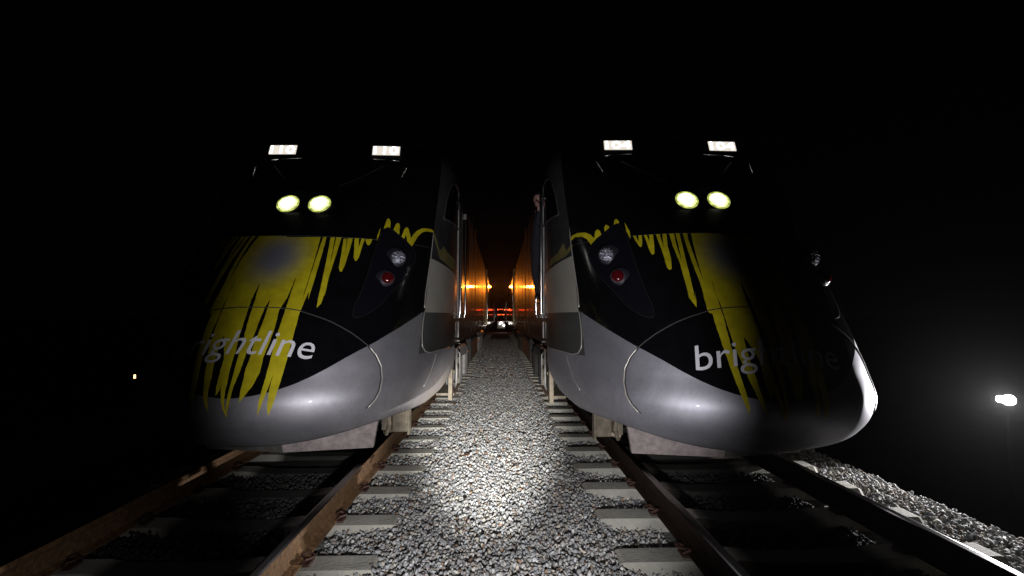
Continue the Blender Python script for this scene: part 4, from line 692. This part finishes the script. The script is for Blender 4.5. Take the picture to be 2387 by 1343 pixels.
# ------------------------------------------------------------------ ground
def sheet(name, xs, ys, zf, m, kind='structure', lab=None):
    V = []; F = []
    for y in ys:
        for x in xs: V.append((x, y, zf(x, y)))
    n = len(xs)
    for i in range(len(ys) - 1):
        for j in range(n - 1): F.append((i * n + j, i * n + j + 1, (i + 1) * n + j + 1, (i + 1) * n + j))
    o = mesh_obj(name, V, F, m, None, True); tag(o, lab, None, None, kind); return o
ex = 3.86
def bedz(x, y=0):
    ax = abs(x)
    if x < 0: ax += .33 if ax > 3.4 else 0
    if ax < .72: z = -.198
    elif ax < .92: z = -.198 - (.054 if x > 0 else .026) * (ax - .72) / .20
    elif ax < ex: z = -.252 if x > 0 else -.224
    else: z = -.24 - (ax - ex) * .62
    return max(z, -1.15)
nt = M['bed'].node_tree; bs = nt.nodes['Principled BSDF']; src = bs.inputs['Base Color'].links[0].from_socket       # shade of the rails and oil grime painted into the bed between them
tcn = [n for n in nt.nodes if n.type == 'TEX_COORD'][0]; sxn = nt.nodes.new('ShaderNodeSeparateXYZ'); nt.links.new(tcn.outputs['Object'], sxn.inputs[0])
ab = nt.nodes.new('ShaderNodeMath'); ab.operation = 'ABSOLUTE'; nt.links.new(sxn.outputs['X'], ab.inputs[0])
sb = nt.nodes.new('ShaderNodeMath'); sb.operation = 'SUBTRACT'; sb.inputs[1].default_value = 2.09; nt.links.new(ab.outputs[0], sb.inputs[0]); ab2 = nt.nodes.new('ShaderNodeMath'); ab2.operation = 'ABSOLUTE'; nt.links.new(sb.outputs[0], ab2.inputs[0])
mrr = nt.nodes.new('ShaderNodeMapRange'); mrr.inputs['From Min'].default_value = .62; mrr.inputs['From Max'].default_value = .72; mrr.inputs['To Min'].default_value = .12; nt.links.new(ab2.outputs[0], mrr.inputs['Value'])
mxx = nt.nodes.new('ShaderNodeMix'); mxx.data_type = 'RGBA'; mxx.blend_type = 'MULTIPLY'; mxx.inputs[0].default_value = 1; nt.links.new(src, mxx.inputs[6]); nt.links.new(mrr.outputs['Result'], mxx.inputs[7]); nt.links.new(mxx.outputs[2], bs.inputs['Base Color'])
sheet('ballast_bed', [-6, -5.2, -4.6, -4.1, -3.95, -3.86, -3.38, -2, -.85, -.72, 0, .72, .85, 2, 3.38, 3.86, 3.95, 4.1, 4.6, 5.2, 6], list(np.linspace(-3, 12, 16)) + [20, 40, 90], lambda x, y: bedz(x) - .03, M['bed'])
sheet('ground', [-900, -200, -40, -8, -5, 5, 8, 40, 200, 900], [-60, -8, 0, 8, 20, 60, 200, 1500], lambda x, y: -1.05, M['soil'])

# ballast stones: one mass nobody could count
def stone_bank():
    bank = []
    t = (1 + 5 ** .5) / 2
    iv = np.array([(-1,t,0),(1,t,0),(-1,-t,0),(1,-t,0),(0,-1,t),(0,1,t),(0,-1,-t),(0,1,-t),(t,0,-1),(t,0,1),(-t,0,-1),(-t,0,1)], float); iv /= np.linalg.norm(iv[0])
    fi = np.array([(0,11,5),(0,5,1),(0,1,7),(0,7,10),(0,10,11),(1,5,9),(5,11,4),(11,10,2),(10,7,6),(7,1,8),(3,9,4),(3,4,2),(3,2,6),(3,6,8),(3,8,9),(4,9,5),(2,4,11),(6,2,10),(8,6,7),(9,8,1)])
    for k in range(14):
        v = iv * rng.uniform(.55, 1.25, (12, 1)) + rng.normal(0, .10, (12, 3)); v[:, 2] *= .8
        # flatten a couple of random planes to get crushed-rock facets
        for _ in range(8):
            n = rng.normal(size=3); n /= np.linalg.norm(n); d = v @ n; lim = rng.uniform(.38, .55); v -= np.outer(np.maximum(d - lim, 0), n)
        bank.append(v)
    return bank, fi
bank, FI = stone_bank()
def scatter(n, xr, yr, size, zf, keep=None, zj=.012):
    x = rng.uniform(*xr, n); y = rng.uniform(*yr, n)
    return x, y
def stones_mesh(name, X, Y, Z, S, tint, m):
    n = len(X); bi = rng.integers(0, len(bank), n); B = np.array(bank)[bi]
    q = rng.normal(size=(n, 4)); q /= np.linalg.norm(q, axis=1)[:, None]; a, b, c, d = q.T
    Rm = np.stack([np.stack([1-2*(c*c+d*d), 2*(b*c-a*d), 2*(b*d+a*c)], -1), np.stack([2*(b*c+a*d), 1-2*(b*b+d*d), 2*(c*d-a*b)], -1), np.stack([2*(b*d-a*c), 2*(c*d+a*b), 1-2*(b*b+c*c)], -1)], 1)
    B = B * np.stack([np.ones(n), rng.uniform(.6, 1, n), rng.uniform(.5, .9, n)], -1)[:, None, :]
    Vv = np.einsum('nij,nkj->nki', Rm, B) * S[:, None, None] + np.stack([X, Y, Z], -1)[:, None, :]
    Vv = Vv.reshape(-1, 3).astype(np.float32); Ff = (FI[None] + (np.arange(n) * 12)[:, None, None]).reshape(-1, 3).astype(np.int32)
    me = bpy.data.meshes.new(name); me.vertices.add(len(Vv)); me.vertices.foreach_set('co', Vv.ravel())
    me.loops.add(Ff.size); me.loops.foreach_set('vertex_index', Ff.ravel()); me.polygons.add(len(Ff)); me.polygons.foreach_set('loop_start', np.arange(0, Ff.size, 3, dtype=np.int32))
    me.update(calc_edges=True)
    at = me.attributes.new('tint', 'FLOAT', 'POINT'); at.data.foreach_set('value', np.repeat(tint, 12).astype(np.float32))
    me.materials.append(m); o = bpy.data.objects.new(name, me); COL.objects.link(o); return o
ms = bpy.data.materials.new('crushed granite'); ms.use_nodes = True; nt = ms.node_tree; b = nt.nodes['Principled BSDF']
at = nt.nodes.new('ShaderNodeAttribute'); at.attribute_name = 'tint'; rp = nt.nodes.new('ShaderNodeValToRGB'); nt.links.new(at.outputs['Fac'], rp.inputs['Fac'])
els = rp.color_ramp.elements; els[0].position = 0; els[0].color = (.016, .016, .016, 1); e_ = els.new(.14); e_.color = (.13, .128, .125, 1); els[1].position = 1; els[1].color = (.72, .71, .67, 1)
e_ = els.new(.35); e_.color = (.24, .24, .235, 1); e_ = els.new(.7); e_.color = (.42, .41, .385, 1)
tc = nt.nodes.new('ShaderNodeTexCoord'); nz = nt.nodes.new('ShaderNodeTexNoise'); nz.inputs['Scale'].default_value = 60; nz.inputs['Detail'].default_value = 4; nt.links.new(tc.outputs['Object'], nz.inputs['Vector'])
fr_ = nt.nodes.new('ShaderNodeMath'); fr_.operation = 'MULTIPLY'; fr_.inputs[1].default_value = 173.0; nt.links.new(at.outputs['Fac'], fr_.inputs[0]); f2 = nt.nodes.new('ShaderNodeMath'); f2.operation = 'FRACT'; nt.links.new(fr_.outputs[0], f2.inputs[0])
hr = nt.nodes.new('ShaderNodeValToRGB'); hr.color_ramp.interpolation = 'CONSTANT'; nt.links.new(f2.outputs[0], hr.inputs['Fac']); he = hr.color_ramp.elements; he[0].color = (1, 1, 1, 1); he[1].position = .955; he[1].color = (.62, .42, .30, 1)
for p_, c_ in ((.5, (.93, .97, 1.04, 1)), (.8, (1.06, .98, .86, 1)), (.9, (.80, .72, .70, 1))): q_ = he.new(p_); q_.color = c_
hm_ = nt.nodes.new('ShaderNodeMix'); hm_.data_type = 'RGBA'; hm_.blend_type = 'MULTIPLY'; hm_.inputs[0].default_value = 1; nt.links.new(rp.outputs['Color'], hm_.inputs[6]); nt.links.new(hr.outputs['Color'], hm_.inputs[7])
mm = nt.nodes.new('ShaderNodeMix'); mm.data_type = 'RGBA'; mm.blend_type = 'MULTIPLY'; mm.inputs[0].default_value = .8; mrn = nt.nodes.new('ShaderNodeMapRange'); mrn.inputs['From Min'].default_value = .3; mrn.inputs['From Max'].default_value = .7; mrn.inputs['To Min'].default_value = .55; mrn.inputs['To Max'].default_value = 1.3
nt.links.new(nz.outputs['Fac'], mrn.inputs['Value']); nt.links.new(hm_.outputs[2], mm.inputs[6]); nt.links.new(mrn.outputs['Result'], mm.inputs[7]); nt.links.new(mm.outputs[2], b.inputs['Base Color'])
b.inputs['Roughness'].default_value = .9; b.inputs['Specular IOR Level'].default_value = .25
XX, YY, ZZ, SS, TT = [], [], [], [], []
def layer(n, xr, yr, smin, smax, dz=0.0):
    x = rng.uniform(*xr, n); y = rng.uniform(*yr, n); s = rng.uniform(smin, smax, n) * rng.choice([.75, 1, 1.15], n); z = np.array([bedz(a) for a in x]) + rng.normal(0, .007, n) + dz - .004
    ok = np.ones(n, bool)
    for c, ph in ((LX, 3.10), (RX, 3.145)):
        k = np.round((y - ph) / .617); dy = np.abs(y - ph - k * .617)
        on = (dy < .112 + s * .05) & (np.abs(x - c) < 1.29 - s * .3 + rng.normal(0, .03, n)); ok &= ~on
        for g in (-G, G): ok &= ~(np.abs(x - c - g) < .075 + s * .2)
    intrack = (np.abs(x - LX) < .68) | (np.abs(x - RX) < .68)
    t = np.clip(rng.beta(3.6, 3.8, n), 0, 1); t = np.where(intrack, t * .07, .14 + .86 * t)  # stones between the rails: shade and oil put into a darker tint
    for A, v in ((XX, x), (YY, y), (ZZ, z), (SS, s), (TT, t)): A.append(v[ok])
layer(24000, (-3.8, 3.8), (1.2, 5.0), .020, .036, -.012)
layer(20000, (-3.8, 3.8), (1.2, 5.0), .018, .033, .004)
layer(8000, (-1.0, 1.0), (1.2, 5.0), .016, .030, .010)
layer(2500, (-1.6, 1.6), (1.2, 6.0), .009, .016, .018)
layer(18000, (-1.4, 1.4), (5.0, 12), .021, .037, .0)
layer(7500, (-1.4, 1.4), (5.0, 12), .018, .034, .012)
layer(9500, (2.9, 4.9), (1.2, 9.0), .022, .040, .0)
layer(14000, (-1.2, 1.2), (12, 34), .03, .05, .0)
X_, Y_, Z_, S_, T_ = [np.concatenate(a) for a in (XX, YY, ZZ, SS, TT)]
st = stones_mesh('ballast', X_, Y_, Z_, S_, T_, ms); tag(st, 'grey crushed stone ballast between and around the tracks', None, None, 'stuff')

# fallen leaves on the ballast
for (x, y, rz, lab) in ((-.37, 5.25, .4, 'curled red brown dry leaf on the pale ballast, farthest one'), (.16, 2.75, 1.4, 'small red brown leaf lying in the middle of the ballast strip'), (-.56, 2.62, 2.4, 'dark red dry leaf on ballast near the left rail')):
    V = []; F = []; n = 6
    for i in range(n + 1):
        t = i / n; wd = .018 * math.sin(math.pi * min(1, t * .95 + .05)) + .001
        for k, q in enumerate((-1, 0, 1)): V.append((t * .07 - .035, q * wd, .012 * abs(q) + .014 * t * t))
    for i in range(n):
        for k in range(2): F.append((i * 3 + k, i * 3 + k + 1, i * 3 + k + 4, i * 3 + k + 3))
    o = mesh_obj('dry_leaf', V, F, M['leaf'], None, True); o.location = (x, y, bedz(x) + .04); o.rotation_euler = (.1, .1, rz); tag(o, lab, 'leaf')
    sm = o.modifiers.new('s', 'SOLIDIFY'); sm.thickness = .001

# ------------------------------------------------------------------ floodlight at the right
FL = Vector((5.95, 5.27, .43))
fr = empty('work_light', (FL.x, FL.y, -1.05)); tag(fr, 'small twin floodlight on a stand, blazing white at the right edge of the picture', 'work light')
MB().tube([(0, 0, .25), (0, 0, 1.30)], .015).build('stand_pole', M['rubber'], fr, True)
for k in range(3):
    t = k * 2.094 + .5; MB().tube([(0, 0, .45), (math.cos(t) * .4, math.sin(t) * .4, .0)], .012).build('leg', M['rubber'], fr)
aim = (Vector((2.4, 2.5, .6)) - FL).normalized()
camd = (Vector((0, 0, 1.4)) - FL).normalized(); mid = (aim * .5 + camd * .5).normalized()
for dx, rr in ((-.065, .040), (.035, .060)):
    q = mid.to_track_quat('Z', 'Y').to_matrix().to_4x4()
    mw = Matrix.Translation(Vector((dx, 0, 1.05 + FL.z + (.012 if dx < 0 else 0)))) @ q
    h = MB().cyl((0, 0, -.09), (0, 0, .02), rr * .9, rr * 1.15, 20).build('lamp_head', M['rubber'], fr, True, mw)
    MB().dome((0, 0, .021), rr, rr * .35, 20, 5).build('lamp_lens', M['flood'], h, True)
spot('work_light_beam', FL + mid * .12, (2.9, 3.6, .42), 1200, 66, .6, (1, .98, 1.0), .03)

# small lamp far left
fr = empty('lantern', (-8.72, 11.2, -1.05)); tag(fr, 'tiny warm lantern glowing in the dark at the far left', 'lantern')
MB().cyl((0, 0, 0), (0, 0, .03), .08).build('base', M['steel'], fr); MB().cyl((0, 0, .03), (0, 0, 1.0), .016, n=8).build('pole', M['steel'], fr)
MB().cyl((0, 0, 1.0), (0, 0, 1.09), .022, .016, 12).build('lantern_glass', M['lantern'], fr, True); MB().cyl((0, 0, 1.09), (0, 0, 1.12), .025, .01, 12).build('cap', M['steel'], fr)

# ------------------------------------------------------------------ utility cart far down between the trains
ct = empty('utility_cart', (.10, 50, -.2)); tag(ct, 'small utility cart with red tail lamps, parked far down between the two trains', 'cart')
mb = MB(); mb.box((0, .9, .55), (.86, 1.9, .34), bev=.04); mb.box((0, .2, .95), (.84, .5, .5), bev=.04); mb.build('body', mat('cart paint', (.4, .4, .38), .4), ct)
mb = MB()
for sx in (-.38, .38):
    for yy in (.05, 1.4): mb.box((sx, yy, 1.7), (.04, .04, 1.7))
mb.box((0, .72, 2.56), (.86, 1.5, .06)); mb.build('roof_frame', M['roof'], ct)
for sx in (-.36, .36):
    for yy in (.3, 1.5): MB().cyl((sx - .06, yy, .26), (sx + .06, yy, .26), .26, n=20).build('wheel', M['rubber'], ct)
for x, z, r_ in ((-.36, 2.45, .055), (.38, 2.45, .055), (-.62 + .3, 1.90, .05), (.30, 1.90, .05), (-.12, 1.9, .045), (.12, 1.9, .045), (-.1, 2.47, .035), (.12, 2.47, .035)):
    MB().dome((0, 0, 0), r_, .03, 12, 4).build('tail_lamp', M['redlamp'], ct, True, Matrix.Translation((x, -.10, z)) @ Matrix.Rotation(R(90), 4, 'X'))
for x, z, r_ in ((-.12, .92, .07), (0.03, 1.05, .07), (.12, .98, .05), (.28, .72, .07), (.36, .72, .05)):
    MB().dome((0, 0, 0), r_, .03, 12, 4).build('work_lamp', M['whitelamp'], ct, True, Matrix.Translation((x, -.16, z)) @ Matrix.Rotation(R(90), 4, 'X'))
pl = bpy.data.lights.new('cart_light', 'POINT'); pl.energy = 12; pl.color = (1, .04, .01); pl.shadow_soft_size = .1
po = bpy.data.objects.new('cart_light', pl); COL.objects.link(po); po.location = (.1, 49.6, 2.2)

# ------------------------------------------------------------------ person in the cab doorway of the right train
def person():
    o_x, o_y, o_z = .555, 6.78, 1.655          # soles on the door sill
    J = {}; rad = {}; E = []
    def j(n, p, r_, link=None):
        J[n] = Vector(p); rad[n] = r_
        if link: E.append((link, n))
    # local: +x is into the train, -x towards the gap, y depth (+ away), z up
    j('pelvis', (-.02, 0, .80), (.155, .13))
    j('waist', (.02, .0, .98), (.14, .115), 'pelvis'); j('chest', (.05, -.01, 1.16), (.165, .125), 'waist'); j('neck0', (.06, -.02, 1.33), (.075, .075), 'chest')
    j('neck', (.05, -.04, 1.39), (.055, .055), 'neck0')
    for s, n in ((-1, 'a'), (1, 'b')):
        j('hip' + n, (-.01, s * .10, .74), (.095, .10), 'pelvis'); j('knee' + n, (-.045 + .05 * (s > 0), s * .12, .42), (.065, .065), 'hip' + n)
        j('ank' + n, (.0 + .07 * (s > 0), s * .10, .09), (.042, .045), 'knee' + n); j('foot' + n, (-.02 + .07 * (s > 0), s * .10 - .09, .035), (.04, .032), 'ank' + n); j('toe' + n, (-.03 + .07 * (s > 0), s * .10 - .16, .03), (.032, .025), 'foot' + n)
        j('sho' + n, (.05, s * .19, 1.28), (.062, .062), 'chest')
    j('elba', (-.01, -.30, 1.06), (.046, .046), 'shoa'); j('wrsa', (.0, -.40, 1.28), (.030, .028), 'elba'); j('palma', (-.01, -.425, 1.345), (.034, .018), 'wrsa')
    j('elbb', (.10, .26, 1.02), (.046, .046), 'shob'); j('wrsb', (.06, .18, .84), (.030, .028), 'elbb'); j('palmb', (.04, .15, .77), (.034, .018), 'wrsb')
    for k in range(4):
        y = -.44 + .0; z = 1.325 + .019 * k; ln = (.032, .038, .036, .028)[k]
        j('f%d1' % k, (-.035, -.425, z), (.009, .009), 'palma'); j('f%d2' % k, (-.055, -.425 - ln * .6, z), (.0085, .0085), 'f%d1' % k); j('f%d3' % k, (-.035, -.425 - ln, z), (.008, .008), 'f%d2' % k)
        j('g%d1' % k, (.03, .125 + .014 * k, .72), (.009, .009), 'palmb'); j('g%d2' % k, (.02, .125 + .014 * k, .72 - ln), (.008, .008), 'g%d1' % k); j('g%d3' % k, (.03, .125 + .014 * k, .70 - ln), (.007, .007), 'g%d2' % k)
    j('th1', (.0, -.455, 1.31), (.010, .010), 'palma'); j('th2', (-.02, -.48, 1.325), (.009, .009), 'th1')
    j('th3', (.02, .12, .76), (.010, .010), 'palmb'); j('th4', (.0, .105, .73), (.009, .009), 'th3')
    names = list(J); me = bpy.data.meshes.new('person'); me.from_pydata([tuple(J[n]) for n in names], [(names.index(a), names.index(b_)) for a, b_ in E], [])
    ob = bpy.data.objects.new('tmp', me); COL.objects.link(ob)
    sk = ob.modifiers.new('skin', 'SKIN'); sk.use_smooth_shade = True
    lay = me.skin_vertices[0].data if me.skin_vertices else None
    if lay is None:
        bm = bmesh.new(); bm.from_mesh(me); bm.verts.layers.skin.verify(); bm.to_mesh(me); bm.free(); lay = me.skin_vertices[0].data
    for i, n in enumerate(names): lay[i].radius = rad[n]; lay[i].use_root = (i == 0)
    ss = ob.modifiers.new('sub', 'SUBSURF'); ss.levels = 2; ss.render_levels = 2
    dg = bpy.context.evaluated_depsgraph_get(); dg.update(); m2 = bpy.data.meshes.new_from_object(ob.evaluated_get(dg))
    bm = bmesh.new(); bm.from_mesh(m2)
    # head: a shaped ellipsoid with nose, brow, chin and ears, joined into the same mesh
    hc = Vector((.02, -.065, 1.50)); look = Vector((-.55, -.80, -.12)).normalized()
    q = look.to_track_quat('Y', 'Z').to_matrix()
    geo = bmesh.ops.create_uvsphere(bm, u_segments=28, v_segments=20, radius=1)
    for v in geo['verts']:
        x, y, z = v.co
        X = x * .074; Y = y * .092; Z = z * .115
        if z < -.1: X *= 1 - .32 * (-z - .1); Y *= 1 - .10 * (-z - .1)
        if y > 0:
            nose = math.exp(-(x / .16) ** 2 - ((z + .12) / .20) ** 2) * .024; brow = math.exp(-((z - .16) / .1) ** 2) * .005
            eye = sum(math.exp(-((x - e) / .17) ** 2 - ((z - .04) / .10) ** 2) for e in (-.4, .4)) * -.009
            lip = math.exp(-(x / .35) ** 2 - ((z + .46) / .07) ** 2) * .006; chin = math.exp(-(x / .4) ** 2 - ((z + .8) / .18) ** 2) * .012
            Y += nose + brow + eye + lip + chin
        ear = sum(math.exp(-((y + .1) / .18) ** 2 - ((z + .02) / .22) ** 2) for _ in (0,)) * .014 * (abs(x) > .85)
        X += math.copysign(ear, x)
        v.co = hc + q @ Vector((X, Y, Z))
    bm.to_mesh(m2); bm.free()
    for m in ('navy', 'skin', 'boot'): m2.materials.append(M[m])
    for p in m2.polygons:
        c = p.center; p.use_smooth = True
        if c.z > 1.385 or (c - J['palma']).length < .085 or (c - J['palmb']).length < .09: p.material_index = 1
        elif c.z < .10: p.material_index = 2
        else: p.material_index = 0
    bpy.data.objects.remove(ob)
    o = bpy.data.objects.new('person', m2); COL.objects.link(o); o.location = (o_x, o_y, o_z)
    tag(o, 'person in dark navy work clothes standing in the cab doorway of the right train', 'person')
    # hair cap
    bm = bmesh.new(); bmesh.ops.create_uvsphere(bm, u_segments=24, v_segments=16, radius=1)
    bmesh.ops.delete(bm, geom=[v for v in bm.verts if v.co.z < -.35 or (v.co.y > .35 and v.co.z < .5)], context='VERTS')
    for v in bm.verts: v.co = hc + q @ Vector((v.co.x * .080, v.co.y * .098 - .003, v.co.z * .122 + .002))
    me = bpy.data.meshes.new('hair'); bm.to_mesh(me); bm.free(); me.materials.append(M['hair'])
    for p in me.polygons: p.use_smooth = True
    h = bpy.data.objects.new('hair', me); COL.objects.link(h); h.parent = o; sm = h.modifiers.new('s', 'SOLIDIFY'); sm.thickness = .006
person()
